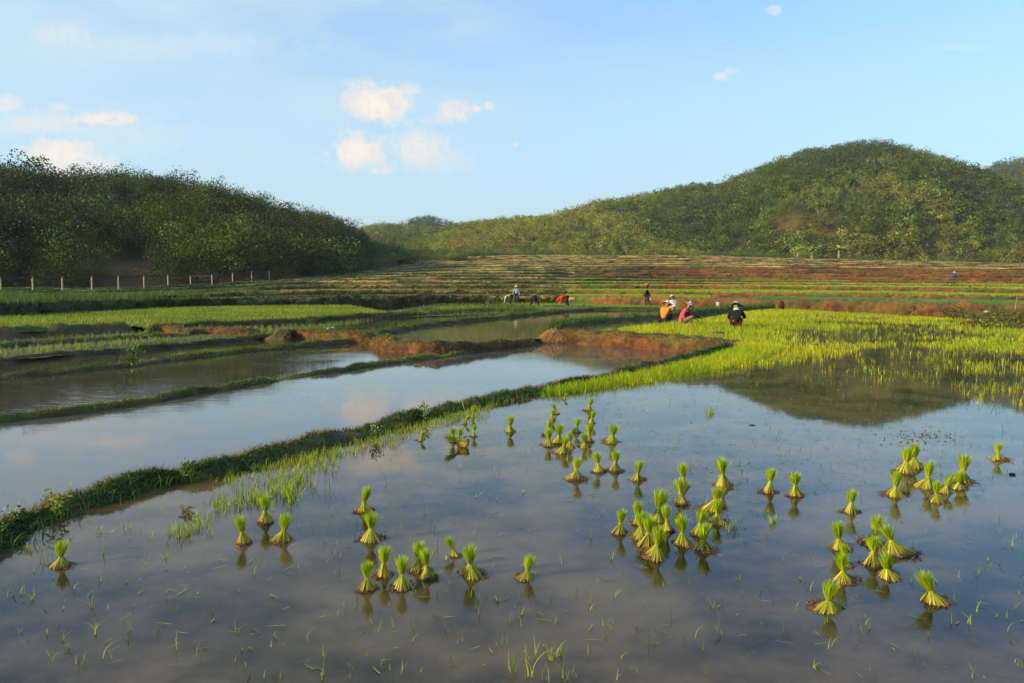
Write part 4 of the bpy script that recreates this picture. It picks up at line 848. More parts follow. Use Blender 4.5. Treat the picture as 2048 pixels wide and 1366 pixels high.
# ------------------------------------------------------------------ people
def skin_mesh(name, verts, radii, edges, mat, parent=None, sub=1, root=0):
    me = bpy.data.meshes.new(name+'_src'); me.from_pydata([tuple(v) for v in verts], edges, []); o = bpy.data.objects.new(name+'_src', me); C.objects.link(o)
    m = o.modifiers.new('s', 'SKIN'); m.use_smooth_shade = True
    for i, r in enumerate(radii): me.skin_vertices[0].data[i].radius = (r, r) if not isinstance(r, tuple) else r
    me.skin_vertices[0].data[root].use_root = True
    s = o.modifiers.new('u', 'SUBSURF'); s.levels = sub; s.render_levels = sub
    dg = bpy.context.evaluated_depsgraph_get(); dg.update(); me2 = bpy.data.meshes.new_from_object(o.evaluated_get(dg)); me2.name = name
    bpy.data.objects.remove(o); bpy.data.meshes.remove(me); me2.materials.clear(); me2.materials.append(mat)
    q = bpy.data.objects.new(name, me2); C.objects.link(q)
    if parent: q.parent = parent
    return q
def cloth(name, col, col2=None): return plain(name, col, .85, .15, 14, .22, .006, 20., col2)
M_skin = plain('skin', (.26, .14, .08), .6, .3, 10, .1); M_hair = plain('hair', (.012, .010, .009), .6)
POSE = {
 'squat': dict(pel=(0, -.16, .20), spi=(0, -.15, .38), che=(0, -.03, .60), nk=(0, .06, .74), hd=(0, .12, .86), hip=(.10, -.14, .20), kn=(.17, .26, .42), an=(.13, .04, .09), toe=(.15, .22, .03), sh=(.17, 0, .66), el=(.25, .22, .46), wr=(.15, .44, .30)),
 'bend': dict(pel=(0, -.22, .84), spi=(0, -.02, .90), che=(0, .24, .82), nk=(0, .40, .72), hd=(0, .53, .64), hip=(.10, -.22, .82), kn=(.15, -.12, .46), an=(.17, -.16, .08), toe=(.18, .02, .03), sh=(.17, .30, .78), el=(.19, .36, .50), wr=(.12, .40, .24)),
 'stand': dict(pel=(0, 0, .90), spi=(0, 0, 1.08), che=(0, .01, 1.28), nk=(0, .02, 1.42), hd=(0, .04, 1.56), hip=(.10, 0, .88), kn=(.12, .02, .48), an=(.12, -.02, .08), toe=(.14, .14, .03), sh=(.18, .01, 1.34), el=(.25, .02, 1.08), wr=(.27, .10, .84)),
}
def person(label, loc, rz, pose, shirt, trouser, hat=None, hatcol=None, vest=None, sc_=1., over={}, sleeve=True, scarf=None, holds=None, grp=None):
    root = empty('person', loc, rz); root.scale = (sc_,)*3; tag(root, label, 'person', grp); J = dict(POSE[pose]); mir = lambda p: (-p[0], p[1], p[2])
    S = {}
    for k in ('hip', 'kn', 'an', 'toe', 'sh', 'el', 'wr'): S[k+'R'] = J[k]; S[k+'L'] = mir(J[k])
    for k in ('pel', 'spi', 'che', 'nk', 'hd'): S[k] = J[k]
    S.update(over)
    N = ['pel', 'spi', 'che', 'nk', 'hd']; hdv = np.array(S['hd'])+(np.array(S['hd'])-np.array(S['nk']))*.75; S['top'] = tuple(hdv)
    order = ['pel', 'spi', 'che', 'nk', 'hd', 'top', 'hipR', 'knR', 'anR', 'toeR', 'hipL', 'knL', 'anL', 'toeL', 'shR', 'elR', 'wrR', 'shL', 'elL', 'wrL']
    RR = {'pel': .13, 'spi': .115, 'che': .14, 'nk': .05, 'hd': .088, 'top': .062, 'hip': .095, 'kn': .060, 'an': .040, 'toe': .035, 'sh': .062, 'el': .040, 'wr': .028}
    V = [S[k] for k in order]; R = [RR[k.rstrip('RL')] if k not in RR else RR[k] for k in order]; ix = {k: i for i, k in enumerate(order)}
    E = [('pel', 'spi'), ('spi', 'che'), ('che', 'nk'), ('nk', 'hd'), ('hd', 'top'), ('pel', 'hipR'), ('hipR', 'knR'), ('knR', 'anR'), ('anR', 'toeR'), ('pel', 'hipL'), ('hipL', 'knL'), ('knL', 'anL'), ('anL', 'toeL'), ('che', 'shR'), ('shR', 'elR'), ('elR', 'wrR'), ('che', 'shL'), ('shL', 'elL'), ('elL', 'wrL')]
    E = [(ix[a], ix[b]) for a, b in E]
    for s in ('R', 'L'):    # palm, four fingers and a thumb
        w = np.array(S['wr'+s]); e = np.array(S['el'+s]); d = (w-e)/np.linalg.norm(w-e); side = np.cross(d, (0, 0, 1)); side /= np.linalg.norm(side)+1e-9; up = np.cross(side, d); pm = w+d*.055
        V.append(tuple(pm)); R.append(.026); pi = len(V)-1; E.append((ix['wr'+s], pi))
        for q, (o_, ln) in enumerate([(-.027, .058), (-.009, .072), (.009, .068), (.027, .052)]):
            b0 = pm+d*.03+side*o_; m1 = b0+d*ln*.5-up*.012; m2 = m1+d*ln*.35-up*.03
            n0 = len(V); V += [tuple(b0), tuple(m1), tuple(m2)]; R += [.010, .009, .007]; E += [(pi, n0), (n0, n0+1), (n0+1, n0+2)]
        sg = 1 if s == 'L' else -1; t0 = pm+side*sg*.032-d*.01; t1 = t0+side*sg*.02+d*.03-up*.01; n0 = len(V); V += [tuple(t0), tuple(t1)]; R += [.011, .009]; E += [(pi, n0), (n0, n0+1)]
    # face: nose, chin, ears
    hd = np.array(S['hd']); u = np.array(S['top'])-hd; u /= np.linalg.norm(u); f = np.array((0, 1., 0)); f -= u*(f@u)
    f = f/np.linalg.norm(f) if np.linalg.norm(f) > .2 else np.array((0, 0, -1.)); sd_ = np.cross(f, u)
    for pnt, r_ in ((hd+f*.098-u*.0, .016), (hd+f*.07-u*.07, .036), (hd+sd_*.09, .017), (hd-sd_*.09, .017)):
        V.append(tuple(pnt)); R.append(r_); E.append((ix['hd'], len(V)-1))
    body = skin_mesh('body', V, R, E, M_skin, root, 1)
    def sub_chain(name, keys, rad, edges, mat, grow):
        vv = [S[k] for k in keys]; ii = {k: i for i, k in enumerate(keys)}; return skin_mesh(name, vv, [rad[k]+grow for k in keys], [(ii[a], ii[b]) for a, b in edges], mat, root, 2)
    SR = {'pel': .135, 'spi': .135, 'che': .155, 'nk': .062, 'shR': .076, 'shL': .076, 'elR': .055, 'elL': .055, 'wrR': .042, 'wrL': .042, 'hipR': .108, 'hipL': .108, 'knR': .078, 'knL': .078, 'anR': .055, 'anL': .055}
    S['nk0'] = S['nk']; S['nk'] = tuple(np.array(S['che'])*.35+np.array(S['nk'])*.65)
    ks = ['pel', 'spi', 'che', 'nk', 'shR', 'elR', 'shL', 'elL']+(['wrR', 'wrL'] if sleeve else []); es = [('pel', 'spi'), ('spi', 'che'), ('che', 'nk'), ('che', 'shR'), ('shR', 'elR'), ('che', 'shL'), ('shL', 'elL')]+([('elR', 'wrR'), ('elL', 'wrL')] if sleeve else [])
    sub_chain('shirt', ks, SR, es, shirt, 0.006)
    if vest: sub_chain('vest', ['pel', 'spi', 'che', 'nk', 'shR', 'shL'], SR, [('pel', 'spi'), ('spi', 'che'), ('che', 'nk'), ('che', 'shR'), ('che', 'shL')], vest, .018)
    sub_chain('trousers', ['pel', 'hipR', 'knR', 'anR', 'hipL', 'knL', 'anL'], SR, [('pel', 'hipR'), ('hipR', 'knR'), ('knR', 'anR'), ('pel', 'hipL'), ('hipL', 'knL'), ('knL', 'anL')], trouser, .004)
    # eyes
    for q in (-1, 1):
        B = Bag(); A = np.linspace(0, 6.2832, 9); ph = np.linspace(0, math.pi, 6); c = hd+f*.082+u*.018+sd_*q*.032
        B.add(c+np.stack([np.sin(ph)[None]*np.cos(A)[:, None], np.sin(ph)[None]*np.sin(A)[:, None], np.broadcast_to(np.cos(ph), (9, 6))], -1)*.011, gridfaces(9, 6), (.01, .01, .01)); B.build('eye', M_hair, root)
    top = np.array(S['top']); n1 = 28; A = np.linspace(0, 6.2832, n1)
    def lathe(name, prof, mat, wob=0.):
        pr = np.array(prof); V = []
        for (r_, z_) in pr: V.append(hd+u*z_+(np.cos(A)[:, None]*sd_+np.sin(A)[:, None]*f)*r_*(1+wob*np.sin(A*3+1)[:, None]*(r_ > .14))+u*(wob*.12*np.sin(A*2)[:, None]*(r_ > .14)))
        V = np.stack(V, 1); B = Bag(); B.add(V, gridfaces(n1, len(pr)), (.5, .5, .5)); return B.build(name, mat, root, True)
    if hat == 'brim': lathe('hat', [(0, .175), (.06, .172), (.092, .15), (.103, .10), (.108, .062), (.17, .04), (.225, .005), (.228, .012), (.17, .052), (.11, .075)], hatcol, .12)
    elif hat == 'cone': lathe('hat', [(0, .24), (.07, .185), (.15, .10), (.23, .02), (.225, .01), (.14, .08), (.06, .16), (0, .2)], hatcol)
    elif hat == 'wrap': lathe('head_cloth', [(0, .165), (.06, .158), (.098, .12), (.112, .05), (.11, -.01), (.118, -.06), (.14, -.13), (.13, -.15)], hatcol, .1)
    else: lathe('hair', [(0, .158), (.055, .15), (.09, .115), (.101, .06), (.098, .0), (.08, -.03)], M_hair)
    if scarf:
        nk = np.array(S['nk0']); V = np.stack([nk+u*z_+(np.cos(A)[:, None]*sd_+np.sin(A)[:, None]*f)*r_ for r_, z_ in [(.06, .05), (.088, .03), (.10, -.01), (.13, -.05), (.15, -.09)]], 1); B = Bag(); B.add(V, gridfaces(n1, 5), (.5, .5, .5)); B.build('scarf', scarf, root, True)
    return root, S
def W3(px, py, z): p = at(px, py, z); return (float(p[0]), float(p[1]), z)
def col(name, c, c2=None): return cloth(name, c, c2)
white = col('white_cloth', (.62, .58, .48)); cream = col('cream_hat', (.60, .52, .36)); black = col('black_cloth', (.012, .013, .018)); dark = col('dark_cloth', (.02, .018, .02))
G1 = 'people squatting in the bright seedbed'; G2 = 'people bending over the far paddy'
R_ = math.radians
person('person in bright orange shirt and cream brimmed hat squatting in the green seedbed', W3(1331, 648, -.07), R_(-38), 'squat', col('orange_cloth', (.75, .20, .035)), dark, 'brim', cream, sc_=1.02, grp=G1)
person('person in pink vest and dark sleeves with patterned hat squatting and reaching right', W3(1372, 652, -.07), R_(-82), 'squat', col('dark_red_cloth', (.06, .02, .025)), col('khaki_cloth', (.22, .16, .09)), 'brim', col('patterned_hat', (.07, .08, .07), (.42, .42, .38)), vest=col('pink_cloth', (.72, .06, .10)), sc_=1.02, over={'wrR': (.13, .55, .36), 'elR': (.2, .3, .44), 'hd': (0, .14, .86)}, grp=G1)
person('person in black jacket and wide grey hat seen from behind in the seedbed', W3(1472, 660, -.12), R_(-12), 'squat', black, col('maroon_cloth', (.06, .006, .012)), 'brim', col('grey_hat', (.28, .25, .20), (.40, .36, .30)), scarf=col('pale_scarf', (.45, .55, .50)), sc_=1.12, over={'pel': (0, -.14, .24), 'elR': (.30, .08, .46), 'wrR': (.30, .34, .44)}, grp=G1)
person('person in white cape and white hat crouching behind the orange shirt', (*[float(v) for v in at(1346, 622, 0.)[:2]], -.03), R_(20), 'squat', white, col('khaki2_cloth', (.3, .25, .16)), 'brim', white, sc_=1.0, grp=G1)
person('person in pale blue shirt and dark shorts standing on the far bank', (colx(1033, 73), 73, ZD+.12), R_(172), 'stand', col('pale_blue_cloth', (.22, .30, .30)), col('navy_cloth', (.02, .025, .05)), 'cone', col('tan_hat', (.42, .28, .14)), over={'elR': (.30, -.06, 1.12), 'wrR': (.34, .02, .9)})
person('person in pale green shirt bending low to the left beside the standing one', (colx(1018, 71), 71, ZD+.02), R_(88), 'bend', col('pale_green_cloth', (.36, .50, .30)), dark, 'brim', col('brown_hat', (.20, .13, .07)), grp=G2)
person('person in dark clothes bending with legs wide apart, between two other stooping workers', (colx(1069, 68), 68, ZD+.0), R_(175), 'bend', black, dark, 'wrap', dark, over={'hipR': (.11, -.2, .82), 'knR': (.28, -.16, .45), 'anR': (.38, -.16, .08), 'toeR': (.4, 0, .03), 'hipL': (-.11, -.2, .82), 'knL': (-.28, -.16, .45), 'anL': (-.38, -.16, .08), 'toeL': (-.4, 0, .03)}, grp=G2)
person('person in bright red top and red head cloth bending to the left', (colx(1129, 68), 68, ZD+.0), R_(96), 'bend', col('red_cloth', (.72, .018, .012)), dark, 'wrap', col('red_scarf', (.72, .018, .012)), over={'anR': (.17, -.42, .08), 'toeR': (.18, -.25, .03), 'knR': (.15, -.26, .46)}, grp=G2)
pw, _ = person('person in dark work clothes walking left with a brown basket on the head', (colx(1294, 66), 66, ZD+.04), R_(68), 'stand', black, col('brown_cloth', (.05, .035, .028)), None, None, over={'knR': (.11, .18, .50), 'anR': (.10, .10, .10), 'toeR': (.11, .26, .06), 'knL': (-.11, -.10, .50), 'anL': (-.10, -.34, .14), 'toeL': (-.10, -.24, .03), 'elL': (-.27, .10, 1.08), 'wrL': (-.28, .30, .88), 'elR': (.26, -.12, 1.08), 'wrR': (.30, -.22, .84)})
person('person in blue shirt standing far off on a red terrace at right', (colx(1905, 92), 92, 1.36), R_(-70), 'stand', col('blue_cloth', (.02, .03, .30)), col('olive_cloth', (.08, .07, .035)), 'brim', col('straw_hat', (.5, .36, .18)), over={'elR': (.2, .2, 1.12), 'wrR': (.14, .42, 1.02)})
# basket on the walker's head, bag in the hand: things of their own
def lathe_at(name, prof, mat, parent=None, n=24, wob=0, seed=0, loc=(0, 0, 0)):
    A = np.linspace(0, 6.2832, n); pr = np.array(prof); r = np.random.default_rng(seed); ph = r.uniform(0, 6)
    V = np.stack([np.stack([np.cos(A)*q*(1+wob*np.sin(3*A+ph)), np.sin(A)*q*(1+wob*np.sin(2*A+ph)), np.full(n, z)], 1) for q, z in pr], 1)+np.array(loc); B = Bag(); B.add(V, gridfaces(n, len(pr)), (.5, .5, .5)); return B.build(name, mat, parent, True)
wk = plain('woven', (.26, .16, .05), .8, ns=40, na=.4); wx, wy, wz = pw.location
o = empty('basket', (wx-.03, wy+.01, wz+1.73)); lathe_at('bowl', [(0, -.06), (.12, -.06), (.20, .04), (.24, .15), (.25, .16), (.22, .15), (.17, .05), (0, -.02)], wk, o); lathe_at('load', [(0, .27), (.08, .25), (.17, .20), (.22, .13)], plain('straw_load', (.34, .23, .07), .9, ns=30, na=.4), o, wob=.15)
tag(o, 'round brown basket with straw carried on the walking person\'s head', 'basket')
o = empty('bag', (wx+.27, wy-.06, wz+.5)); lathe_at('sack', [(0, 0), (.10, .01), (.13, .08), (.11, .2), (.05, .29), (.055, .32)], plain('grey_bag', (.30, .30, .28), .6), o, wob=.1); lathe_at('handle', [(.035, .30), (.03, .36), (.02, .38), (.02, .36), (.03, .32)], plain('grey_bag2', (.2, .2, .2), .6), o); tag(o, 'pale carrier bag hanging from the walking person\'s rear hand', 'bag')
# white bucket on the terrace rim
kx = 1437; bz = float(terrace_z(np.array([kx]), np.array([61.5]))[0]); o = empty('bucket', (colx(kx, 61.2), 61.2, bz+.05)); bm = plain('white_plastic', (.62, .58, .50), .45, na=.08)
lathe_at('pail', [(0, 0), (.12, 0), (.17, .33), (.18, .34), (.165, .33), (.115, .02), (0, .02)], bm, o)
B = Bag(); t = np.linspace(0, math.pi, 10); B.ribbons(np.stack([np.cos(t)*.17, 0*t, .33+np.sin(t)*.14], 1)[None], .02, np.array([[.4, .4, .4]]), np.array([[0, 1., 0]]), 1.); B.build('handle', bm, o); o.scale = (1.25, 1.25, 1.25)
tag(o, 'small white bucket standing on the terrace edge behind the seedbed', 'bucket')
# straw heap at the corner of the red bank
o = empty('straw_heap', tuple(float(v) for v in at(1108, 676, -.28))); B = Bag(); N = 1900; r = np.random.default_rng(4); a = r.uniform(0, 6.283, N); q = r.uniform(0, 1, N)**.6; base = np.stack([q*.75*np.cos(a), q*.55*np.sin(a), .46*(1-q**1.6)*r.uniform(.5, 1, N)], 1)
dr = np.stack([np.cos(a)*.5+r.normal(0, .5, N), np.sin(a)*.5+r.normal(0, .5, N), -.45+r.normal(0, .3, N)], 1); dr /= np.linalg.norm(dr, axis=1)[:, None]; t = np.linspace(0, 1, 4)[None, :, None]; ln = r.uniform(.15, .42, N)[:, None, None]
P = base[:, None]+dr[:, None]*t*ln+np.array([0, 0, -.12])*t**2; B.ribbons(P, r.uniform(.008, .016, N), varc(r, (.40, .23, .09), N, .45), None, .5); B.build('stalks', M_straw, o)
B = Bag(); n1, n2 = 30, 9; A = np.linspace(0, 6.2832, n1); ph = np.linspace(0, 1, n2); V = np.stack([np.cos(A)[:, None]*.72*np.sqrt(ph)[None], np.sin(A)[:, None]*.5*np.sqrt(ph)[None], .36*(1-ph[None]**1.3)+0*A[:, None]-.1], -1); V += .05*fbm(V[..., 0]*5, V[..., 1]*5, 1.)[..., None]; B.add(V, gridfaces(n1, n2), (.10, .06, .035)); B.build('earth_core', M_soil, o)
o.scale = (.8, .8, .85); tag(o, 'tangled heap of dry straw at the corner of the red earth bank', 'straw heap')
# clods
def clod(px, py, z, s, c, lab, name='earth_clod', cat='earth clod'):
    n1, n2 = 22, 14; A = np.linspace(0, 6.2832, n1); ph = np.linspace(0, math.pi, n2); d = np.stack([np.sin(ph)[None]*np.cos(A)[:, None], np.sin(ph)[None]*np.sin(A)[:, None], np.broadcast_to(np.cos(ph), (n1, n2))], -1)
    r = 1+.5*fbm(d[..., 0]*2.5+px, d[..., 1]*2.5, d[..., 2]*2.5); V = d*r[..., None]*np.array(s); V[-1] = V[0]; col_ = cmix(np.array(c)*.6, np.array(c)*1.3, .5+fbm(V[..., 0].ravel()*20, V[..., 1].ravel()*20, 1.)*1.5)
    o = mesh_np(name, V, gridfaces(n1, n2), M_soil, col_, True); o.location = tuple(float(v) for v in at(px, py, z)); tag(o, lab, cat); return o
clod(1434, 670, .02, (.28, .16, .11), (.12, .07, .035), 'dark brown earth clod on the rim of the seedbed above the red bank')
clod(1628, 695, .0, (.16, .12, .10), (.30, .24, .05), 'yellowish root clump among the sparse rice below the seedbed', 'root_clump', 'root clump')
clod(2024, 950, .0, (.028, .022, .02), (.07, .035, .03), 'small dark clod in the water near the right edge below the last bundle')
clod(854, 716, ZB, (.30, .14, .13), (.09, .05, .03), 'dark earth lump on the thin bank between the pale ponds')
clod(1504, 851, .0, (.04, .03, .012), (.07, .04, .025), 'tiny brown clod floating in front of the hill reflection')
clod(1560, 612, .25, (.30, .2, .34), (.10, .045, .022), 'dark lump of earth with pale top beside the red bank behind the field')
# plants with heads: flowering weeds on the bank
def weed(px, py, z, h, lab, flower=None, n=26, leafc=(.12, .2, .04), s=1.):
    o = empty('weed_plant', tuple(float(v) for v in at(px, py, z))); r = np.random.default_rng(px); B = Bag(); K = 7; a = r.uniform(0, 6.283, K); t = np.linspace(0, 1, 5); P = np.stack([np.cos(a)[:, None]*t*h*.35, np.sin(a)[:, None]*t*h*.35, t[None]*h*r.uniform(.6, 1, K)[:, None]], 2); B.ribbons(P, .006*s, varc(r, (.10, .14, .04), K, .2), None, .6); B.build('stem', M_grass, o)
    B = Bag(); i = r.integers(0, K, n*3); j = r.integers(1, 5, n*3); B.leaves(P[i, j]+r.normal(0, .02*s, (n*3, 3)), r.uniform(.025, .05, n*3)*s, varc(r, leafc, n*3, .3)); B.build('leaves', M_grass, o)
    if flower: B = Bag(); i = r.integers(0, K, n); B.leaves(P[i, -1]+r.normal(0, .018*s, (n, 3)), .014*s, varc(r, flower, n, .1), aspect=.9); B.build('flowers', M_grass, o)
    tag(o, lab, 'weed', 'taller weeds on the main grassy bank'); return o
weed(752, 880, .02, .16, 'white flowering weed low on the bank, left of the leaning dry stick', (.6, .6, .5))
weed(851, 838, .04, .18, 'yellow green weed on the bank above the small slanting bundle', (.5, .5, .1))
weed(34, 1050, .03, .12, 'white flowering weed on the bank at the left edge of the photo', (.6, .6, .5))
weed(120, 1030, .02, .22, 'tall yellowish weed on the bank above the far left bundle', None, leafc=(.28, .30, .05))
weed(372, 948, .15, .12, 'leafy sprig standing up from the bank top against the pale pond')
weed(265, 728, ZB+.1, .5, 'tall bushy weed on the narrow bank between the left ponds', None, 40, (.10, .16, .03), 3)
# sticks
def stick(px, py, z, h, lean, r0, colr, lab, name='stick', cat='stick'):
    B = Bag(); n = 8; A = np.linspace(0, 6.2832, n); t = np.linspace(0, 1, 5); V = np.stack([np.stack([np.cos(A)*r0*(1-.4*q)+lean*q*h, np.sin(A)*r0*(1-.4*q), np.full(n, q*h)], 1) for q in t], 1); B.add(V, gridfaces(n, 5), colr); o = B.build(name, M_bark); o.location = tuple(float(v) for v in at(px, py, z)); tag(o, lab, cat)
stick(930, 822, .08, .26, -.28, .006, (.40, .28, .14), 'thin pale dry stick leaning left on the main grassy bank')
stick(2030, 619, .5, .75, .12, .022, (.34, .20, .10), 'slanting brown stick planted on the terrace edge at far right')
stick(1820, 634, .05, .28, .5, .012, (.38, .26, .14), 'short pale twig lying against the red bank behind the field')
stick(1326, 645, .0, .45, -.05, .012, (.34, .24, .12), 'thin upright stake beside the squatting person in orange')
# litter and stones
def scrap(px, py, z, s, c, lab, name, cat):
    n = 12; r = np.random.default_rng(px); X, Y = np.meshgrid(np.linspace(-1, 1, n), np.linspace(-1, 1, n), indexing='ij'); Z = (1-np.maximum(X**2, Y**2))*.6+fbm(X*2+px, Y*2)*.7; V = np.stack([X*s[0], Y*s[1], Z*s[2]], -1); o = mesh_np(name, V, gridfaces(n, n), plain(name+'_cloth', c, .8, ns=10), None, True); o.location = tuple(float(v) for v in at(px, py, z)); tag(o, lab, cat)
scrap(663, 657, -.08, (.18, .12, .10), (.26, .22, .15), 'pale crumpled cloth lying on the red bank at left centre', 'crumpled_cloth', 'cloth')
scrap(1972, 624, .45, (.09, .07, .08), (.4, .43, .42), 'small white scrap of litter in the weeds at far right', 'litter_scrap', 'litter')
scrap(1016, 628, ZD+.02, (.2, .1, .08), (.3, .38, .3), 'pale plastic sheet lying in the pond in front of the bending workers', 'plastic_sheet', 'litter')
scrap(1705, 516, 9.5, (.9, .5, .4), (.55, .5, .45), 'white rag on the dark burnt plot by the right hill', 'rag', 'litter') if False else None

# ------------------------------------------------------------------ fence
fo = empty('fence', (0, 0, 0)); tag(fo, 'long fence of pale concrete posts and dark wires along the left hill foot', 'fence')
M_post = plain('concrete_post', (.36, .28, .18), .85, ns=5, na=.2, bump=.01); M_wire = plain('wire', (.03, .03, .035), .5)
fp = [(-230, 70), (-140, 74), (-66, 78.5), (4, 83), (68, 87), (127, 91), (186, 95.5), (239, 100), (290, 104.5), (338, 109), (383, 113.5), (426, 113), (467, 116), (505, 119), (540, 122)]
tops = []
for px, D in fp:
    z = float(terrace_z(np.array([px]), np.array([D]))[0]); yb = np.interp(px, [0, 186, 338, 426, 505], [581, 579, 576, 573, 566]); zt = CAMH+(565.8-yb)/F*D; x = colx(px, D); hgt = 27/F*D if px < 350 else 24/F*D
    w = .078; V = []; zb_ = min(z, zt)-.3
    prof = [(w, zb_), (w, zt+hgt-.06), (w*.85, zt+hgt-.02), (w*.5, zt+hgt)]
    B = Bag(); A = np.array([math.pi/4+i*math.pi/2 for i in range(5)]); V = np.stack([np.stack([x+np.cos(A)*q*1.2, D+np.sin(A)*q*1.2, np.full(5, zz)], 1) for q, zz in prof], 1); B.add(V, gridfaces(5, 4), (.5, .5, .5))
    B.add(np.array([[x+dx*w*.42, D+dy*w*.42, zt+hgt] for dx, dy in ((-1, -1), (1, -1), (1, 1), (-1, 1))]), np.array([[0, 1, 2, 3]]), (.5, .5, .5))
    B.build('post', M_post, fo); tops.append((x, D, zt, hgt))
for fr in (.97, .90, .62, .32):
    B = Bag(); P = []
    for (x0, y0, z0, h0), (x1, y1, z1, h1) in zip(tops[:-1], tops[1:]):
        for t in np.linspace(0, 1, 6, endpoint=False): P.append((x0*(1-t)+x1*t, y0*(1-t)+y1*t, (z0+h0*fr)*(1-t)+(z1+h1*fr)*t-.25*t*(1-t)))
    P = np.array(P); n = 5; A = np.linspace(0, 6.2832, n); r0 = .04 if fr > .85 else .014; V = P[:, None]+np.stack([0*A, np.cos(A)*r0, np.sin(A)*r0], 1)[None]; B.add(V, gridfaces(len(P), n), (.03, .03, .03)); B.build('wire', M_wire, fo)

# ------------------------------------------------------------------ single trees one can tell apart
def tube(B, P, R, c, n=6):
    P = np.asarray(P, float); A = np.linspace(0, 6.2832, n); T = np.gradient(P, axis=0); T /= np.linalg.norm(T, axis=1)[:, None]; a = np.cross(T, (.3, .9, .1)); a /= np.linalg.norm(a, axis=1)[:, None]; b = np.cross(T, a)
    V = P[:, None]+(a[:, None]*np.cos(A)[None, :, None]+b[:, None]*np.sin(A)[None, :, None])*np.asarray(R)[:, None, None]; B.add(V, gridfaces(len(P), n), c)
def tree(px, ytop, ybase, D, wpx, lab, c=(.045, .07, .02), name='tree', cat='tree', clear=.3, dens=1., grp=None, seed=0):
    p = atD(px, ybase, D); h = (ybase-ytop)/F*D
    if grp == GT: p = HR.pos(np.array(float(px)), np.array(.985)); h = np.clip(CAMH+(565.5-ytop)/F*p[1]-p[2], 5., 10.5)
    w = wpx/F*D*.5; r = np.random.default_rng(px+seed); o = empty(name, tuple(float(v) for v in p)); B = Bag(); bend = r.normal(0, .05, 2)*h
    t = np.linspace(0, 1, 6); tr = np.stack([bend[0]*t**2, bend[1]*t**2, -h*.1+t*h*.95], 1); tube(B, tr, np.linspace(.035, .010, 6)*h*.8, (.12, .09, .06)); ends = []
    for q in range(7):
        t0 = r.uniform(clear, .85); s0 = np.array([np.interp(t0, t, tr[:, k]) for k in range(3)]); a = r.uniform(0, 6.283); e = s0+[math.cos(a)*w*.75, math.sin(a)*w*.75, h*r.uniform(.02, .18)]; tube(B, [s0, (s0+e)/2+[0, 0, h*.02], e], np.array([.012, .008, .004])*h, (.12, .09, .06), 5); ends.append(e)
    B.build('trunk', M_bark, o); B = Bag(); K = int(14*dens); cs = ends+[np.array([r.normal(0, w*.45), r.normal(0, w*.45), h*r.uniform(clear+.1, .93)]) for _ in range(K)]
    for e in cs:
        m = 34; d = r.normal(size=(m, 3)); d /= np.linalg.norm(d, axis=1)[:, None]; rr = w*r.uniform(.22, .42); k = 1-.45*max(0, e[2]/h-.5); B.leaves(e*[k, k, 1]+d*rr*[1, 1, .75]*r.uniform(.5, 1.1, (m, 1)), h*.055*r.uniform(.7, 1.3, m), varc(r, np.array(c)*r.uniform(.75, 1.3), m, .25))
    B.build('crown', M_tree, o); tag(o, lab, cat, grp); return o
GT = 'trees standing out on the ridge line'
tree(1171, 405, 417, 560, 9, 'lone small round tree on the ridge left of the big hill', clear=.5, grp=GT)
tree(1219, 396, 410, 590, 6, 'first thin treetop from the left on the low ridge', grp=GT, clear=.35)
tree(1231, 394, 410, 590, 7, 'second thin treetop from the left on the low ridge', grp=GT, clear=.35)
tree(1243, 392, 410, 590, 10, 'third and fullest of the three treetops on the low ridge', grp=GT, clear=.2)
tree(1308, 374, 392, 610, 12, 'treetop where the low ridge starts to climb the big hill', grp=GT)
tree(1358, 364, 382, 615, 16, 'spreading treetop on the left shoulder of the big hill', grp=GT)
tree(1382, 356, 374, 615, 14, 'dark treetop just above the left shoulder of the big hill', grp=GT)
tree(1674, 281, 300, 630, 16, 'small treetop on the summit left of centre', grp=GT)
tree(1745, 282, 300, 630, 22, 'wide airy treetop on the summit right of centre', grp=GT, dens=.7)
tree(1770, 286, 302, 630, 12, 'round treetop just right of the wide airy one', grp=GT)
tree(1834, 298, 316, 625, 13, 'treetop where the summit begins to fall to the right', grp=GT)
tree(1886, 318, 340, 620, 24, 'broad crowned tree on the right slope of the big hill', grp=GT)
tree(1906, 326, 346, 618, 14, 'small tree just below the broad crowned one on the right slope', grp=GT)
tree(1963, 337, 356, 600, 12, 'dark tree near the saddle before the far right hill', grp=GT)
tree(858, 434, 452, 1120, 44, 'dark rounded tree clump on the distant central peak', c=(.03, .05, .025), clear=.1, dens=1.6)
GB = 'bushes on the terraces and at the hill foot'
tree(1575, 505, 530, 205, 46, 'dark green bush at the left end of the burnt plot', name='bush', cat='bush', clear=.05, grp=GB, c=(.05, .085, .02))
tree(1000, 488, 515, 300, 50, 'dark round bush above the terraces left of centre', name='bush', cat='bush', clear=.05, grp=GB)
tree(2040, 484, 530, 170, 46, 'feathery yellowish bush at the right edge of the terraces', name='bush', cat='bush', clear=.05, grp=GB, c=(.16, .14, .045), dens=1.5)
tree(1665, 484, 512, 325, 40, 'dark leafy bush beside the banana plants', name='bush', cat='bush', clear=.1, grp=GB, c=(.045, .06, .02))
tree(1700, 486, 512, 325, 34, 'brownish bush right of the dark leafy one at the hill foot', name='bush', cat='bush', clear=.1, grp=GB, c=(.09, .06, .025))
tree(1510, 602, 616, 56, 26, 'small dark bush at the left end of the red bank behind the field', name='bush', cat='bush', clear=.05, grp=GB, c=(.04, .10, .02))
tree(1588, 580, 598, 72, 40, 'grey green bush on the terrace rim right of the bucket', name='bush', cat='bush', clear=.05, grp=GB, c=(.08, .085, .025))
tree(1804, 482, 531, 215, 26, 'spindly nearly leafless tree standing on the upper terraces at right', clear=.25, dens=.25, c=(.11, .09, .04))
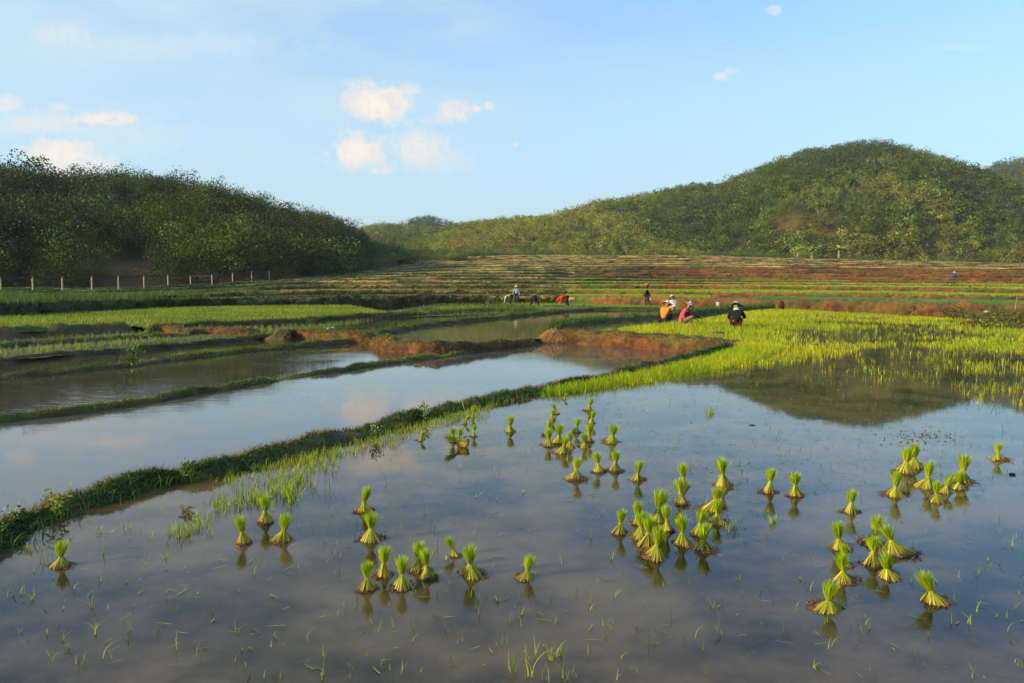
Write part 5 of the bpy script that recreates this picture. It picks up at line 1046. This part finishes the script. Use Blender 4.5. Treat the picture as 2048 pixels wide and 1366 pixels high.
for i, (a_, b_) in enumerate([(1130, 46), (1180, 60)]):
    tree(a_, 501, 513, 315, b_, ['low bright yellow green bush at the top of the central terraces', 'second low bright bush just right of the first, top of the central terraces'][i], name='bush', cat='bush', clear=.05, grp=GB, c=(.16, .22, .03), dens=1.3)
def banana(px, ytop, ybase, D, lab):
    p = atD(px, ybase, D); h = (ybase-ytop)/F*D; r = np.random.default_rng(px); o = empty('banana_plant', tuple(float(v) for v in p)); B = Bag(); tube(B, [(0, 0, -h*.1), (0, 0, h*.15), (0, 0, h*.32)], [.06*h, .05*h, .03*h], (.28, .24, .10), 8); B.build('trunk', M_bark, o)
    B = Bag(); K = 11; a = np.linspace(0, 6.283, K, endpoint=False)+r.normal(0, .2, K); t = np.linspace(0, 1, 7); L_ = h*r.uniform(.65, .9, K)[:, None]; up = r.uniform(.45, 1., K)[:, None]
    P = np.stack([np.cos(a)[:, None]*L_*t*.8, np.sin(a)[:, None]*L_*t*.8, h*.28+L_*(up*t-.85*t**2*up**.3*.8)], 2); w = h*.16*np.sin(np.clip(t*.92+.08, 0, 1)*math.pi)**.6
    side = np.stack([-np.sin(a), np.cos(a), 0*a], 1); V = np.stack([P-side[:, None]*w[None, :, None]*.5, P, P+side[:, None]*w[None, :, None]*.5], 2); V[:, :, 0, 2] -= w*.2; V[:, :, 2, 2] -= w*.2
    for q in range(K):
        lf = Bag(); lf.add(V[q], gridfaces(7, 3), np.clip(np.array((.30, .36, .05))*r.uniform(.7, 1.3), 0, 1)); lf.build('leaf', M_grass, o)
    tag(o, lab, 'banana plant', 'banana plants at the foot of the right hill')
banana(1596, 478, 510, 322, 'left and smallest banana plant at the foot of the right hill')
banana(1624, 472, 512, 322, 'middle banana plant with drooping brownish trunk at the hill foot')
banana(1678, 472, 512, 318, 'banana plant standing in front of the dark leafy bush')
# burnt dark plot and bare red earth
def patch(name, pxD, mat, c1, c2, lift, ns=.6):
    P = [(colx(px, D), D) for px, D in pxD]; Q = np.array(P); x0, y0 = Q.min(0); x1, y1 = Q.max(0); n = 90; X, Y = np.meshgrid(np.linspace(x0, x1, n), np.linspace(y0, y1, n), indexing='ij'); PX = X/Y*F+W/2
    Z = terrace_smooth(PX, Y)+lift+fbm(X*.5, Y*.5)*.25; V = np.stack([X, Y, Z], -1); f = gridfaces(n, n); cen = V.reshape(-1, 3)[f].mean(1); f = f[inpoly(cen[:, 0], cen[:, 1], Q)]
    tag(mesh_np(name, V, f, mat, cmix(c1, c2, .5+fbm(X.ravel()*ns, Y.ravel()*ns)*2), True), kind='structure')
def terrace_smooth(PX, D):
    zz = np.array([[np.interp(x, pxs, TZ[k]) for k in range(NK)] for x in np.linspace(1500, 1900, 9)]); dd = np.array([[np.interp(x, pxs, TD[k]) for k in range(NK)] for x in np.linspace(1500, 1900, 9)])
    out = np.zeros(PX.shape); xi = np.clip(((PX-1500)/50).astype(int), 0, 8)
    for i in range(9): m = xi == i; out[m] = np.interp(D[m], dd[i], zz[i])
    return out
#patch('burnt_plot', [(1585, 212), (1770, 205), (1740, 330), (1600, 330)], M_soil, (.030, .018, .014), (.09, .045, .028), .75, .3)

# ------------------------------------------------------------------ haze
HB = [(-9800, -1500, -6), (9800, 4200, 300)]
v = [(HB[i][0], HB[j][1], HB[k][2]) for i in (0, 1) for j in (0, 1) for k in (0, 1)]
m, g = base_mat('haze'); pv = g.n('ShaderNodeVolumePrincipled'); pv.inputs['Color'].default_value = (.80, .90, 1, 1); pv.inputs['Density'].default_value = .00010; pv.inputs['Anisotropy'].default_value = .2
og = g.n('ShaderNodeOutputMaterial'); g.l(pv.outputs[0], og.inputs['Volume'])
tag(mesh_np('haze', v, [[0, 1, 3, 2], [4, 6, 7, 5], [0, 4, 5, 1], [2, 3, 7, 6], [0, 2, 6, 4], [1, 5, 7, 3]], m), 'thin pale air between the camera and the far hills', 'haze', kind='stuff')
